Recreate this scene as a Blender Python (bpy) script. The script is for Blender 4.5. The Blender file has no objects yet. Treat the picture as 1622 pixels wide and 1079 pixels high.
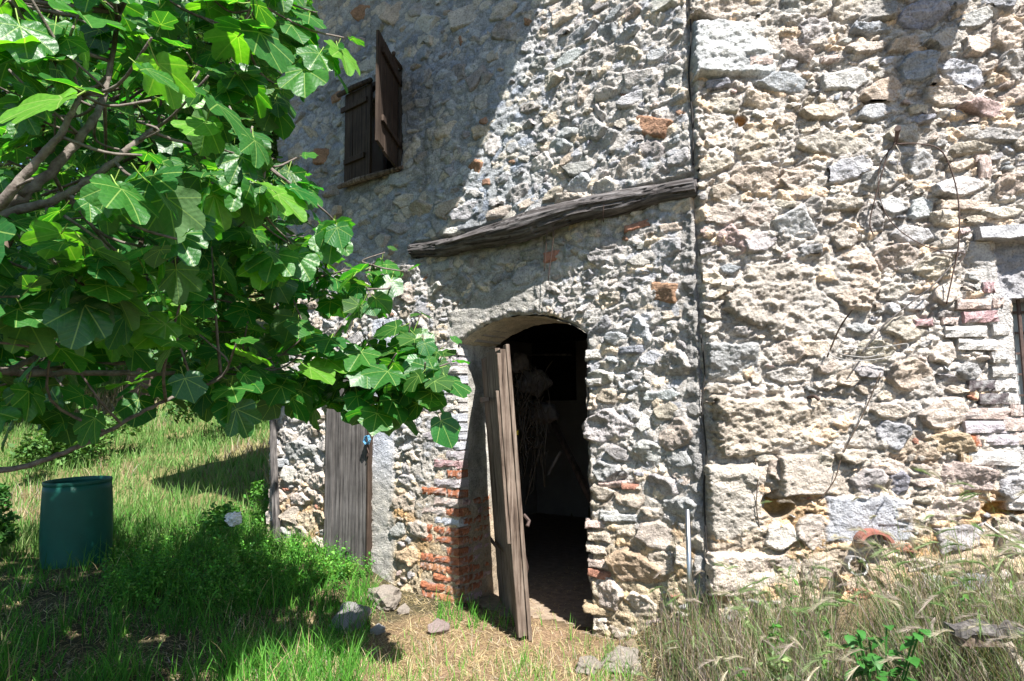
import bpy, math, random
import numpy as np
from mathutils import Vector, Matrix

random.seed(7)
rng = np.random.default_rng(11)
S = bpy.context.scene
COL = S.collection
D2R = math.radians

# ------------------------------------------------------------------ camera
FPX = 1081.0; IW = 1622.0; IH = 1079.0
cd = bpy.data.cameras.new('camera'); cam = bpy.data.objects.new('camera', cd); COL.objects.link(cam)
cd.sensor_width = 36.0; cd.lens = 36.0 * FPX / IW; cd.clip_start = 0.05; cd.clip_end = 400
CAM = Vector((0, 0, 1.5))
CM = Matrix.Rotation(D2R(90 + 5.7), 3, 'X') @ Matrix.Rotation(D2R(-0.5), 3, 'Z')
cam.matrix_world = Matrix.Translation(CAM) @ CM.to_4x4()
S.camera = cam

# ------------------------------------------------------------------ light
SUN = Vector((.245, -.56, .79)).normalized()
w = bpy.data.worlds.new('World'); S.world = w; w.use_nodes = True
nt = w.node_tree; nt.nodes.clear()
sky = nt.nodes.new('ShaderNodeTexSky'); sky.sky_type = 'NISHITA'; sky.sun_disc = False
sky.sun_elevation = math.asin(SUN.z); sky.ozone_density = 2.2; sky.dust_density = .5; sky.sun_rotation = math.atan2(SUN.x, SUN.y)
bg = nt.nodes.new('ShaderNodeBackground'); bg.inputs[1].default_value = 0.068
wo = nt.nodes.new('ShaderNodeOutputWorld')
nt.links.new(sky.outputs[0], bg.inputs[0]); nt.links.new(bg.outputs[0], wo.inputs[0])
sl = bpy.data.lights.new('sun', 'SUN'); sl.energy = 5.0; sl.angle = D2R(0.5); sl.color = (1, .955, .895)
so = bpy.data.objects.new('sun', sl); COL.objects.link(so); so.location = (6, -10, 16)
so.rotation_euler = SUN.to_track_quat('Z', 'Y').to_euler()
S.view_settings.view_transform = 'Standard'; S.view_settings.look = 'None'
S.view_settings.gamma = 1.0; S.view_settings.use_curve_mapping = False
S.view_settings.exposure = 1.62
S.cycles.max_bounces = 8; S.cycles.diffuse_bounces = 4; S.cycles.transparent_max_bounces = 8

# ------------------------------------------------------------------ pixel -> world helpers
def ray(px, py):
    return CM @ Vector(((px - IW / 2) / FPX, -(py - IH / 2) / FPX, -1.0))
def atY(px, py, Y):
    d = ray(px, py); return CAM + d * (Y / d.y)
def atZ(px, py, z):
    d = ray(px, py); return CAM + d * ((z - CAM.z) / d.z)

class Frame:                      # a wall: local x runs to the right along it, local y goes into it, z up
    def __init__(s, o, deg):
        s.o = Vector(o); t = D2R(deg); s.t = t
        s.ax = Vector((math.cos(t), math.sin(t), 0)); s.ay = Vector((-math.sin(t), math.cos(t), 0))
    def hit(s, px, py, y=0.0):
        d = ray(px, py); k = ((s.o + s.ay * y - CAM).dot(s.ay)) / d.dot(s.ay)
        p = CAM + d * k - s.o
        return p.dot(s.ax), p.z
    def w(s, x, y, z): return s.o + s.ax * x + s.ay * y + Vector((0, 0, z))
    def loc(s, p):
        q = Vector(p) - s.o; return q.dot(s.ax), q.dot(s.ay), q.z
jamb = atZ(935, 1003, 0.0)
TL = D2R(-36)
_ax = Vector((math.cos(TL), math.sin(TL), 0)); _n = Vector((-math.sin(TL), math.cos(TL), 0))
_d = ray(1112, 640); _k = (jamb - CAM).dot(_n) / _d.dot(_n)
CORN = CAM + _d * _k; CORN.z = 0
WL = Frame(CORN, -36)
WR = Frame(CORN, -8)

# ------------------------------------------------------------------ noise on arrays
def h2(ix, iy, seed):
    n = (ix.astype(np.int64) * 374761393 + iy.astype(np.int64) * 668265263 + seed * 1442695041) & 0xffffffff
    n = ((n ^ (n >> 13)) * 1274126177) & 0xffffffff
    n = ((n ^ (n >> 16)) * 2246822519) & 0xffffffff
    return ((n ^ (n >> 15)) & 0xffffff) / float(0xffffff)
def vn(x, y, seed=0):
    ix = np.floor(x); iy = np.floor(y); fx = x - ix; fy = y - iy
    ix = ix.astype(np.int64); iy = iy.astype(np.int64)
    fx = fx * fx * fx * (fx * (fx * 6 - 15) + 10); fy = fy * fy * fy * (fy * (fy * 6 - 15) + 10)
    a = h2(ix, iy, seed); b = h2(ix + 1, iy, seed); c = h2(ix, iy + 1, seed); d = h2(ix + 1, iy + 1, seed)
    return ((a + (b - a) * fx) * (1 - fy) + (c + (d - c) * fx) * fy) * 2 - 1
def fbm(x, y, o=4, seed=0, g=.5):
    r = 0; a = 1.0; t = 0
    for i in range(o):
        r = r + a * vn(x * 1.0 + 17.3 * i, y + 9.1 * i, seed + i); t += a; a *= g; x = x * 2.03; y = y * 2.03
    return r / t * 1.6
def worley(x, y, seed=0):
    ix = np.floor(x).astype(np.int64); iy = np.floor(y).astype(np.int64)
    f1 = np.full(x.shape, 9.0); f2 = np.full(x.shape, 9.0); cid = np.zeros(x.shape)
    for i in (-1, 0, 1):
        for j in (-1, 0, 1):
            cx = ix + i; cy = iy + j
            d = np.hypot(cx + h2(cx, cy, seed) - x, cy + h2(cx, cy, seed + 5) - y)
            m = d < f1
            f2 = np.where(m, f1, np.minimum(f2, d)); cid = np.where(m, h2(cx, cy, seed + 9), cid); f1 = np.where(m, d, f1)
    return f1, f2, cid
def sst(x, a, b):
    t = np.clip((x - a) / (b - a), 0, 1); return t * t * (3 - 2 * t)

# ------------------------------------------------------------------ mesh + object helpers
def mesh_np(name, V, F, mat, col=None, smooth=True, uv=None):
    V = np.asarray(V, np.float32); F = np.asarray(F, np.int32); k = F.shape[1]; n = len(F)
    me = bpy.data.meshes.new(name)
    me.vertices.add(len(V)); me.vertices.foreach_set('co', V.ravel())
    me.loops.add(n * k); me.loops.foreach_set('vertex_index', F.ravel())
    me.polygons.add(n); me.polygons.foreach_set('loop_start', np.arange(0, n * k, k, dtype=np.int32))
    me.polygons.foreach_set('loop_total', np.full(n, k, np.int32))
    me.polygons.foreach_set('use_smooth', np.full(n, smooth, bool))
    if col is not None:
        c = np.ones((len(V), 4), np.float32); c[:, :3] = col
        at = me.color_attributes.new('Col', 'FLOAT_COLOR', 'POINT'); at.data.foreach_set('color', c.ravel())
    if uv is not None:
        u = me.uv_layers.new(name='UVMap'); u.data.foreach_set('uv', np.asarray(uv, np.float32)[F.ravel()].ravel())
    for m in (mat if isinstance(mat, (list, tuple)) else [mat]): me.materials.append(m)
    me.update(calc_edges=True)
    return me
def link(name, me, parent=None):
    o = bpy.data.objects.new(name, me); COL.objects.link(o)
    if parent: o.parent = parent
    return o
def tag(o, label=None, cat=None, group=None, kind=None):
    if label: o['label'] = label
    if cat: o['category'] = cat
    if group: o['group'] = group
    if kind: o['kind'] = kind
    return o
def empty(name, loc, rz=0.0):
    o = bpy.data.objects.new(name, None); COL.objects.link(o); o.location = loc
    o.rotation_euler = (0, 0, rz); o.empty_display_size = .1
    return o

class MB:                          # collects polygons and turns them into one mesh
    def __init__(s): s.v = []; s.f = []; s.m = []
    def add(s, vs, fs, mi=0):
        b = len(s.v); s.v += [tuple(p) for p in vs]; s.f += [tuple(b + i for i in f) for f in fs]; s.m += [mi] * len(fs)
    def box(s, x0, x1, y0, y1, z0, z1, mi=0):
        s.add([(x0,y0,z0),(x1,y0,z0),(x1,y1,z0),(x0,y1,z0),(x0,y0,z1),(x1,y0,z1),(x1,y1,z1),(x0,y1,z1)],
              [(0,3,2,1),(4,5,6,7),(0,1,5,4),(1,2,6,5),(2,3,7,6),(3,0,4,7)], mi)
    def tube(s, pts, r, n=6, mi=0, cap=True):
        pts = [Vector(p) for p in pts]; L = len(pts); rs = r if isinstance(r, (list, tuple)) else [r] * L
        t0 = (pts[1] - pts[0]).normalized(); u = t0.orthogonal().normalized(); V = []
        for i, p in enumerate(pts):
            t = (pts[min(i + 1, L - 1)] - pts[max(i - 1, 0)]).normalized()
            u = (u - t * u.dot(t)).normalized(); w_ = t.cross(u)
            for k in range(n):
                a = 2 * math.pi * k / n; V.append(p + (u * math.cos(a) + w_ * math.sin(a)) * rs[i])
        F = [(i*n+k, i*n+(k+1)%n, (i+1)*n+(k+1)%n, (i+1)*n+k) for i in range(L-1) for k in range(n)]
        if cap: F += [tuple(range(n))[::-1], tuple((L-1)*n + k for k in range(n))]
        s.add(V, F, mi)
    def build(s, name, mats, parent=None, smooth=False, bevel=0):
        me = bpy.data.meshes.new(name); me.from_pydata(s.v, [], s.f)
        for m in (mats if isinstance(mats, (list, tuple)) else [mats]): me.materials.append(m)
        me.polygons.foreach_set('material_index', s.m)
        me.polygons.foreach_set('use_smooth', [smooth] * len(s.f)); me.update()
        o = link(name, me, parent)
        if bevel:
            b = o.modifiers.new('bevel', 'BEVEL'); b.width = bevel; b.segments = 1; b.limit_method = 'ANGLE'
        return o
def bez(pts, n=8):                 # Catmull-Rom through points
    P = [Vector(p) for p in pts]; P = [P[0] * 2 - P[1]] + P + [P[-1] * 2 - P[-2]]; out = []
    for i in range(1, len(P) - 2):
        for k in range(n):
            t = k / n; a, b, c, d = P[i-1:i+3]
            out.append(.5 * ((2*b) + (c-a)*t + (2*a-5*b+4*c-d)*t*t + (3*b-a-3*c+d)*t*t*t))
    out.append(P[-2].copy()); return out

# ------------------------------------------------------------------ materials
def newmat(name):
    m = bpy.data.materials.new(name); m.use_nodes = True; n = m.node_tree; n.nodes.clear()
    out = n.nodes.new('ShaderNodeOutputMaterial'); return m, n, out
def N(nt, t, **kw):
    n = nt.nodes.new(t)
    for k, v in kw.items():
        if k.startswith('i_'): n.inputs[int(k[2:])].default_value = v
        else: setattr(n, k, v)
    return n
def math_(nt, op, a, b=None, clamp=False):
    n = nt.nodes.new('ShaderNodeMath'); n.operation = op; n.use_clamp = clamp
    for i, x in enumerate((a, b)):
        if x is None: continue
        if isinstance(x, (int, float)): n.inputs[i].default_value = x
        else: nt.links.new(x, n.inputs[i])
    return n.outputs[0]
def mix_(nt, f, a, b, mode='MIX'):
    n = nt.nodes.new('ShaderNodeMix'); n.data_type = 'RGBA'; n.blend_type = mode
    for i, x in ((0, f), (6, a), (7, b)):
        if hasattr(x, 'is_linked'): nt.links.new(x, n.inputs[i])
        elif i == 0: n.inputs[0].default_value = x
        else: n.inputs[i].default_value = (*x, 1)
    return n.outputs[2]
def ramp_(nt, f, stops):
    n = nt.nodes.new('ShaderNodeValToRGB'); e = n.color_ramp.elements
    while len(e) < len(stops): e.new(.5)
    for k, (p, c) in enumerate(stops): e[k].position = p; e[k].color = (*c, 1) if len(c) == 3 else c
    nt.links.new(f, n.inputs[0]); return n.outputs[0]
def noise_(nt, vec, sc, det=4, rough=.6, out=0):
    n = N(nt, 'ShaderNodeTexNoise'); n.inputs['Scale'].default_value = sc; n.inputs['Detail'].default_value = det
    n.inputs['Roughness'].default_value = rough
    if vec is not None: nt.links.new(vec, n.inputs['Vector'])
    return n.outputs[out]
def princ(nt, out, col, rough=.9, spec=.3, normal=None):
    p = N(nt, 'ShaderNodeBsdfPrincipled')
    if hasattr(col, 'is_linked'): nt.links.new(col, p.inputs['Base Color'])
    else: p.inputs['Base Color'].default_value = (*col, 1)
    if hasattr(rough, 'is_linked'): nt.links.new(rough, p.inputs['Roughness'])
    else: p.inputs['Roughness'].default_value = rough
    p.inputs['Specular IOR Level'].default_value = spec
    if normal is not None: nt.links.new(normal, p.inputs['Normal'])
    nt.links.new(p.outputs[0], out.inputs[0]); return p
def bump_(nt, h, dist, strength=1.0, prev=None):
    b = N(nt, 'ShaderNodeBump'); b.inputs['Distance'].default_value = dist; b.inputs['Strength'].default_value = strength
    nt.links.new(h, b.inputs['Height'])
    if prev is not None: nt.links.new(prev, b.inputs['Normal'])
    return b.outputs[0]

def mat_masonry(name, pit=1.0):
    m, n, out = newmat(name)
    tc = N(n, 'ShaderNodeTexCoord').outputs['Object']
    at = N(n, 'ShaderNodeAttribute', attribute_name='Col').outputs['Color']
    a = noise_(n, tc, 11, 5, .65); b = noise_(n, tc, 75, 4, .7); c = noise_(n, tc, 260, 2, .6)
    v = ramp_(n, a, [(.28, (.66, .66, .67)), (.5, (1, 1, 1)), (.74, (1.26, 1.22, 1.16))])
    col = mix_(n, 1.0, at, v, 'MULTIPLY')
    v2 = ramp_(n, b, [(.3, (.52, .50, .48)), (.48, (1, 1, 1)), (.7, (1.22, 1.2, 1.18))])
    col = mix_(n, 1.0, col, v2, 'MULTIPLY')
    lich = ramp_(n, noise_(n, tc, 6.0, 6, .75), [(.60, (0, 0, 0)), (.70, (1, 1, 1))])
    col = mix_(n, math_(n, 'MULTIPLY', lich, .35), col, (.12, .115, .10))
    vo = N(n, 'ShaderNodeTexVoronoi'); vo.inputs['Scale'].default_value = 85; n.links.new(tc, vo.inputs['Vector'])
    h = math_(n, 'ADD', math_(n, 'MULTIPLY', b, 1.0), math_(n, 'MULTIPLY', vo.outputs[0], .45 * pit))
    h = math_(n, 'ADD', h, math_(n, 'MULTIPLY', c, .35))
    princ(n, out, col, .95, .12, bump_(n, h, .018 * pit))
    return m
def mat_wood(name, c1, c2, scale=1.0, axis=2, rough=.8, bumpd=.004):
    m, n, out = newmat(name)
    tc = N(n, 'ShaderNodeTexCoord').outputs['Object']
    mp = N(n, 'ShaderNodeMapping'); n.links.new(tc, mp.inputs[0])
    sc = [38 * scale] * 3; sc[axis] = 1.6 * scale; mp.inputs['Scale'].default_value = sc
    g = noise_(n, mp.outputs[0], 1.0, 6, .7)
    g2 = noise_(n, tc, 4 * scale, 4, .6)
    col = ramp_(n, g, [(.33, tuple(x * .18 for x in c1)), (.44, c1), (.68, c2)])
    col = mix_(n, 1.0, col, ramp_(n, g2, [(.3, (.6, .58, .56)), (.7, (1.25, 1.22, 1.2))]), 'MULTIPLY')
    princ(n, out, col, rough, .2, bump_(n, g, bumpd, 1.0))
    return m
def mat_simple(name, c1, c2, sc=8, rough=.8, spec=.3, bumpd=0, metal=0):
    m, n, out = newmat(name)
    tc = N(n, 'ShaderNodeTexCoord').outputs['Object']
    g = noise_(n, tc, sc, 5, .65)
    p = princ(n, out, ramp_(n, g, [(.3, c1), (.7, c2)]), rough, spec, bump_(n, g, bumpd) if bumpd else None)
    p.inputs['Metallic'].default_value = metal
    return m
def mat_veg(name, trans=.35, rough=.55, spec=.3, col=None):
    m, n, out = newmat(name)
    at = N(n, 'ShaderNodeAttribute', attribute_name='Col').outputs['Color'] if col is None else None
    p = N(n, 'ShaderNodeBsdfPrincipled'); p.inputs['Roughness'].default_value = rough; p.inputs['Specular IOR Level'].default_value = spec
    t = N(n, 'ShaderNodeBsdfTranslucent'); mx = N(n, 'ShaderNodeMixShader'); mx.inputs[0].default_value = trans
    if at is not None:
        n.links.new(at, p.inputs['Base Color'])
        n.links.new(mix_(n, 1.0, at, (1.5, 1.6, .7), 'MULTIPLY'), t.inputs[0])
    else:
        p.inputs['Base Color'].default_value = (*col, 1); t.inputs[0].default_value = (col[0] * 1.5, col[1] * 1.6, col[2] * .7, 1)
    n.links.new(p.outputs[0], mx.inputs[1]); n.links.new(t.outputs[0], mx.inputs[2]); n.links.new(mx.outputs[0], out.inputs[0])
    return m
def mat_figleaf(name):
    m, n, out = newmat(name)
    uv = N(n, 'ShaderNodeUVMap').outputs[0]
    sp = N(n, 'ShaderNodeSeparateXYZ'); n.links.new(uv, sp.inputs[0]); x, y = sp.outputs[0], sp.outputs[1]
    r = math_(n, 'SQRT', math_(n, 'ADD', math_(n, 'MULTIPLY', x, x), math_(n, 'MULTIPLY', y, y)))
    ang = math_(n, 'ABSOLUTE', math_(n, 'ARCTAN2', x, y))
    dl = ang
    for a0 in (.72, 1.45): dl = math_(n, 'MINIMUM', dl, math_(n, 'ABSOLUTE', math_(n, 'SUBTRACT', ang, a0)))
    per = math_(n, 'MULTIPLY', r, math_(n, 'SINE', dl)); alo = math_(n, 'MULTIPLY', r, math_(n, 'COSINE', dl))
    main = math_(n, 'LESS_THAN', per, .013)
    sec = math_(n, 'GREATER_THAN', math_(n, 'SINE', math_(n, 'MULTIPLY', math_(n, 'SUBTRACT', alo, math_(n, 'MULTIPLY', per, .75)), 46.0)), .95)
    secw = math_(n, 'SINE', math_(n, 'MULTIPLY', math_(n, 'SUBTRACT', alo, math_(n, 'MULTIPLY', per, .75)), 46.0))
    vein = math_(n, 'MAXIMUM', main, math_(n, 'MULTIPLY', sec, .16))
    at = N(n, 'ShaderNodeAttribute', attribute_name='Col').outputs['Color']
    oi = N(n, 'ShaderNodeObjectInfo').outputs['Random']
    tc = N(n, 'ShaderNodeTexCoord').outputs['Object']
    g = noise_(n, tc, 9, 3, .6)
    base = mix_(n, oi, (.016, .090, .018), (.036, .145, .018))
    base = mix_(n, math_(n, 'GREATER_THAN', oi, .86), base, (.085, .23, .022))
    base = mix_(n, 1.0, base, at, 'MULTIPLY')
    base = mix_(n, 1.0, base, ramp_(n, g, [(.3, (.75, .8, .75)), (.7, (1.25, 1.15, 1.2))]), 'MULTIPLY')
    col = mix_(n, math_(n, 'MULTIPLY', vein, .75), base, (.22, .33, .09))
    geo = N(n, 'ShaderNodeNewGeometry').outputs['Backfacing']
    under = mix_(n, .55, col, (.13, .22, .09))
    colf = mix_(n, geo, col, under)
    hh = math_(n, 'ADD', math_(n, 'MULTIPLY', main, -1.0), math_(n, 'MULTIPLY', secw, -.10))
    hh = math_(n, 'ADD', hh, math_(n, 'MULTIPLY', g, 1.0))
    p = N(n, 'ShaderNodeBsdfPrincipled'); p.inputs['Specular IOR Level'].default_value = .5
    n.links.new(math_(n, 'ADD', .41, math_(n, 'MULTIPLY', geo, .4)), p.inputs['Roughness'])
    n.links.new(colf, p.inputs['Base Color']); n.links.new(bump_(n, hh, .0022), p.inputs['Normal'])
    t = N(n, 'ShaderNodeBsdfTranslucent'); n.links.new(mix_(n, 1.0, col, (2.3, 2.9, .6), 'MULTIPLY'), t.inputs[0])
    mx = N(n, 'ShaderNodeMixShader'); mx.inputs[0].default_value = .40
    n.links.new(p.outputs[0], mx.inputs[1]); n.links.new(t.outputs[0], mx.inputs[2]); n.links.new(mx.outputs[0], out.inputs[0])
    return m
def mat_ground(name):
    m, n, out = newmat(name)
    tc = N(n, 'ShaderNodeTexCoord').outputs['Object']
    at = N(n, 'ShaderNodeAttribute', attribute_name='Col').outputs['Color']
    a = noise_(n, tc, 3, 6, .7); b = noise_(n, tc, 60, 4, .7)
    col = mix_(n, 1.0, at, ramp_(n, a, [(.3, (.65, .68, .6)), (.7, (1.3, 1.25, 1.2))]), 'MULTIPLY')
    col = mix_(n, 1.0, col, ramp_(n, b, [(.3, (.5, .5, .5)), (.7, (1.4, 1.4, 1.4))]), 'MULTIPLY')
    princ(n, out, col, 1.0, .1, bump_(n, b, .03))
    return m

M_STONE = mat_masonry('rough_stone', .8); M_MORT = mat_masonry('rough_mortar', .85); M_BRICK = mat_masonry('old_brick', .6)
M_PLAST = mat_masonry('lime_plaster', .5)
M_DARKWOOD = mat_wood('dark_shutter_wood', (.035, .024, .018), (.075, .055, .042))
M_GREYWOOD = mat_wood('grey_door_wood', (.07, .066, .066), (.19, .18, .175))
M_LEAFWOOD = mat_wood('weathered_brown_wood', (.085, .062, .048), (.25, .205, .17))
M_BEAM = mat_wood('charred_beam_wood', (.055, .05, .05), (.17, .165, .17), 1.0, 0, .85, .012)
M_PALEWOOD = mat_wood('bleached_wood', (.28, .25, .21), (.55, .51, .45), 1.0, 0)
M_GAP = mat_simple('gap_shade_black', (.012, .011, .011), (.03, .028, .026), 30, .8)  # near-black, stands for shade in the gap between the buildings
M_IRON = mat_simple('rusty_iron', (.04, .026, .022), (.09, .06, .05), 40, .75, .3, .001)
M_GALV = mat_simple('galvanised_steel', (.35, .36, .38), (.55, .56, .58), 20, .35, .5, 0, 1.0)
M_BARREL = mat_simple('green_plastic', (.004, .060, .045), (.008, .085, .064), 6, .5, .25, .001)
M_BARK = mat_simple('fig_bark', (.055, .042, .036), (.19, .165, .145), 30, .85, .2, .008)
M_BARKD = mat_simple('dark_bark', (.05, .035, .025), (.12, .09, .07), 16, .9, .2, .006)
M_FIG = mat_figleaf('fig_leaf_green')
M_PET = mat_veg('leaf_stalk', .2, .5, .3, (.22, .33, .07))
M_VEG = mat_veg('herb_green'); M_GRASS = mat_veg('grass_blade', .3, .6, .2); M_TREE = mat_veg('far_foliage', .3, .6, .2)
M_GROUND = mat_ground('soil_and_litter')
M_ROPEB = mat_simple('blue_rope', (.04, .16, .30), (.12, .30, .45), 60, .8)
M_WHITE = mat_simple('white_plastic', (.55, .56, .6), (.8, .8, .82), 20, .6)
M_TERRA = mat_simple('terracotta', (.20, .07, .055), (.33, .15, .12), 30, .9, .1, .003)
M_PIPE = mat_simple('grey_fibre_pipe', (.20, .195, .19), (.34, .33, .32), 30, .9, .1, .003)
M_SACK = mat_simple('pale_sackcloth', (.10, .085, .08), (.20, .175, .165), 14, .95, .1, .004)
M_ROPE = mat_simple('old_rope', (.05, .042, .034), (.12, .10, .08), 70, .95, .1)
M_DARK = mat_simple('dark_wood_and_shade', (.012, .010, .010), (.03, .026, .024), 10, .9, .1)  # ceiling and hatch wood; also painted shade behind the upper window
M_GLASS = mat_simple('dusty_window_glass', (.10, .12, .13), (.20, .23, .24), 4, .25, .5)
M_TILE = mat_simple('roof_tile_clay', (.25, .11, .06), (.38, .2, .12), 10, .9, .1)
M_YEL = mat_simple('yellow_plastic', (.7, .5, .02), (.8, .6, .05), 10, .6)
M_NET = mat_veg('nettle_leaf', .25, .5, .3, (.035, .14, .024))
# ------------------------------------------------------------------ colours
def C(*a): return np.array(a, np.float32)
PAL = dict(blue=C(.40,.44,.49), grey=C(.31,.315,.32), cream=C(.53,.465,.385), tan=C(.455,.385,.31), ochre=C(.47,.32,.16),
           rust=C(.33,.17,.09), brick=C(.38,.14,.075), pink=C(.44,.31,.29), dark=C(.14,.145,.16), white=C(.58,.57,.55), slate=C(.27,.29,.33))

# ================================================================== MASONRY WALLS
_g = C(.415, .388, .368)
for _k in PAL:
    _f = .22 if _k in ('brick', 'rust', 'dark') else .42
    PAL[_k] = PAL[_k] * (1 - _f) + _g * _f
PAL['slate'] = C(.29, .30, .33)
class Wall:
    """a wall face as a rough height field (mortar) with every stone a mesh of its own laid into it"""
    def __init__(s, W, x0, x1, z0, z1, res, seed, parent):
        s.W = W; s.res = res; s.x0 = x0; s.z0 = z0; s.parent = parent; s.seed = seed
        s.nx = int((x1 - x0) / res) + 1; s.nz = int((z1 - z0) / res) + 1
        xs = x0 + np.arange(s.nx) * res; zs = z0 + np.arange(s.nz) * res
        s.X, s.Z = np.meshgrid(xs, zs)
        X, Z = s.X, s.Z
        s.w1 = fbm(X * 9, Z * 9, 3, seed); s.w2 = fbm(X * 9 + 50, Z * 9, 3, seed + 1)
        s.R1 = fbm(X * 14, Z * 18, 4, seed + 2)
        wa, wb, wc = worley(X * 24 + .35 * s.w1, Z * 30 + .35 * s.w2, seed + 3); s.pit = np.clip(wa, 0, 1)
        s.R3 = fbm(X * 60, Z * 70, 3, seed + 4, .65)
        t = fbm(X * 7, Z * 13, 4, seed + 6) * 3.4; s.ter = (np.floor(t) + sst(t - np.floor(t), .55, 1.0)) / 3.4
        ra, rb, rc = worley(X * 8.5 + .3 * s.w2, Z * 13 + .3 * s.w1, seed + 7)
        s.rub = np.clip((rb - ra) * 2.2, 0, 1) * (.35 + .65 * rc); s.rubc = rc
        s.occ = np.zeros(X.shape, bool); s.M = None; s.hide = np.zeros(X.shape, bool)
        s.carve = np.zeros(X.shape); s.n_part = 0; s.bulk = []; s.cand = []
    def ij(s, x, z): return int(round((x - s.x0) / s.res)), int(round((z - s.z0) / s.res))
    def stone(s, cx, cz, a, b, ang, color, proud, rough, nplanes=7, edge=.22, force=False, seed=None, tilt=.35, minfree=.86, name='stone'):
        r = random.Random(seed if seed is not None else random.random())
        R = max(a, b) * 1.35; i0, j0 = s.ij(cx - R, cz - R); i1, j1 = s.ij(cx + R, cz + R)
        i0 = max(i0, 0); j0 = max(j0, 0); i1 = min(i1, s.nx - 1); j1 = min(j1, s.nz - 1)
        if i1 - i0 < 4 or j1 - j0 < 4: return False
        sl = (slice(j0, j1 + 1), slice(i0, i1 + 1)); X = s.X[sl] - cx; Z = s.Z[sl] - cz
        c, sn = math.cos(ang), math.sin(ang)
        wmp = .10 if nplanes > 4 else .05
        u = (X * c + Z * sn) / a + wmp * s.w1[sl] + (.004 / a + .02) * s.R3[sl]; v = (-X * sn + Z * c) / b + wmp * s.w2[sl] * 1.3 + (.004 / b + .03) * s.R1[sl]
        d = np.zeros(u.shape)
        off = r.random() * 6.28
        for k in range(nplanes):
            if nplanes == 4: th = k * math.pi / 2 + r.uniform(-.08, .08); rj = r.uniform(.9, 1.0)
            else: th = off + k * 2 * math.pi / nplanes + r.uniform(-.25, .25); rj = r.uniform(.72, 1.0)
            d = np.maximum(d, (u * math.cos(th) + v * math.sin(th)) / rj)
        ins = d < 1.0; tot = ins.sum()
        if tot < 6: return False
        if not force and (ins & ~s.occ[sl]).sum() < minfree * tot: return False
        if not force: d = np.where(s.occ[sl], 1.3, d)
        gap = d < (1.0 + .011 / min(a, b))
        s.occ[sl] |= gap
        if r.random() < .72:
            g_ = .016 / min(a, b); s.carve[sl] = np.maximum(s.carve[sl], r.uniform(.5, 1) * sst(-np.abs(d - 1.0 - g_ * .4), -g_ * 1.1, -g_ * .2) * (.55 + .45 * (v < 0)))
        e = 1 - d; edge = edge * .75; proud = proud * (.60 if proud < .055 else .8); pr = np.clip(e / edge, 0, 1); pr = 1 - (1 - pr) ** 2.0
        tl = (r.uniform(-1, 1) * u * a + r.uniform(-.4, 1.2) * v * b) * tilt
        rg = rough * (.008 * s.R1[sl] + .011 * (s.pit[sl] - .5) + .013 * s.ter[sl]) + .0042 * s.R3[sl] * (.5 + .5 * rough)
        if rough > 1.2: rg = rg - .018 * np.clip(s.R1[sl] * 1.5 - .5, 0, 1) * (rough - .8)
        H = np.where(e > 0, -.012 + (proud + .012) * pr + (tl + rg) * np.clip(pr * 1.5, 0, 1), -.012 + e * min(a, b) * 1.6)
        col = np.array(color)[None, None, :] * (1 + .10 * s.R1[sl] + .07 * s.R3[sl])[..., None]
        col = col * np.array([1 + r.uniform(-.04, .05), 1, 1 + r.uniform(-.05, .04)]) * r.uniform(.86, 1.12)
        s.cand.append((name, sl, H, col, a * b, d)); return True
    def flush_(s, maxparts, mat, pxfun):
        """build the meshes; largest ones as parts, the rest joined into one"""
        order = sorted(range(len(s.cand)), key=lambda k: -pxfun(s.cand[k]))
        ispart = set(order[:maxparts])
        BV = []; BF = []; BC = []; nb = 0
        for k, (name, sl, H, col, ar, d) in enumerate(s.cand):
            m = H > s.M[sl] - .004
            q = m[:-1, :-1] | m[1:, :-1] | m[:-1, 1:] | m[1:, 1:]
            q &= (d[:-1, :-1] < 1.25)
            if q.sum() < 4: continue
            if k in ispart: q = s.biggest(q)
            fq = np.zeros(H.shape, bool); fq[:-1, :-1] = q; deep = (H > s.M[sl] + .010) & (d < .8) & fq; s.hide[sl] |= deep
            V, F, Cc = s.patch(sl, H, q, col)
            if k in ispart:
                o = link(name, mesh_np(name, V, F, mat, Cc), s.parent); s.n_part += 1
            else:
                BV.append(V); BF.append(F + nb); BC.append(Cc); nb += len(V)
        if BV:
            o = link('rubble_stones', mesh_np('rubble_stones', np.concatenate(BV), np.concatenate(BF), mat, np.concatenate(BC)), s.parent)
            o['kind'] = 'stuff'
    def biggest(s, q):
        L = np.where(q, np.arange(1, q.size + 1).reshape(q.shape), 0)
        for _ in range(400):
            P = np.pad(L, 1); Nw = np.maximum.reduce([P[1:-1, 1:-1], P[:-2, 1:-1], P[2:, 1:-1], P[1:-1, :-2], P[1:-1, 2:]]) * q
            if (Nw == L).all(): break
            L = Nw
        ids, cn = np.unique(L[q], return_counts=True); return L == ids[cn.argmax()]
    def patch(s, sl, H, q, col):
        nzz, nxx = H.shape
        idx = -np.ones(H.shape, np.int64)
        used = np.zeros(H.shape, bool)
        used[:-1, :-1] |= q; used[1:, :-1] |= q; used[:-1, 1:] |= q; used[1:, 1:] |= q
        idx[used] = np.arange(used.sum())
        jit = s.res * .25
        V = np.stack([(s.X[sl] + jit * s.R3[sl])[used], -H[used], (s.Z[sl] + jit * s.w2[sl])[used]], 1)
        F = np.stack([idx[:-1, :-1][q], idx[:-1, 1:][q], idx[1:, 1:][q], idx[1:, :-1][q]], 1)
        return V, F, np.clip(col[used], .01, .85)
    def px(s, px, py): return s.W.hit(px, py)
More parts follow.
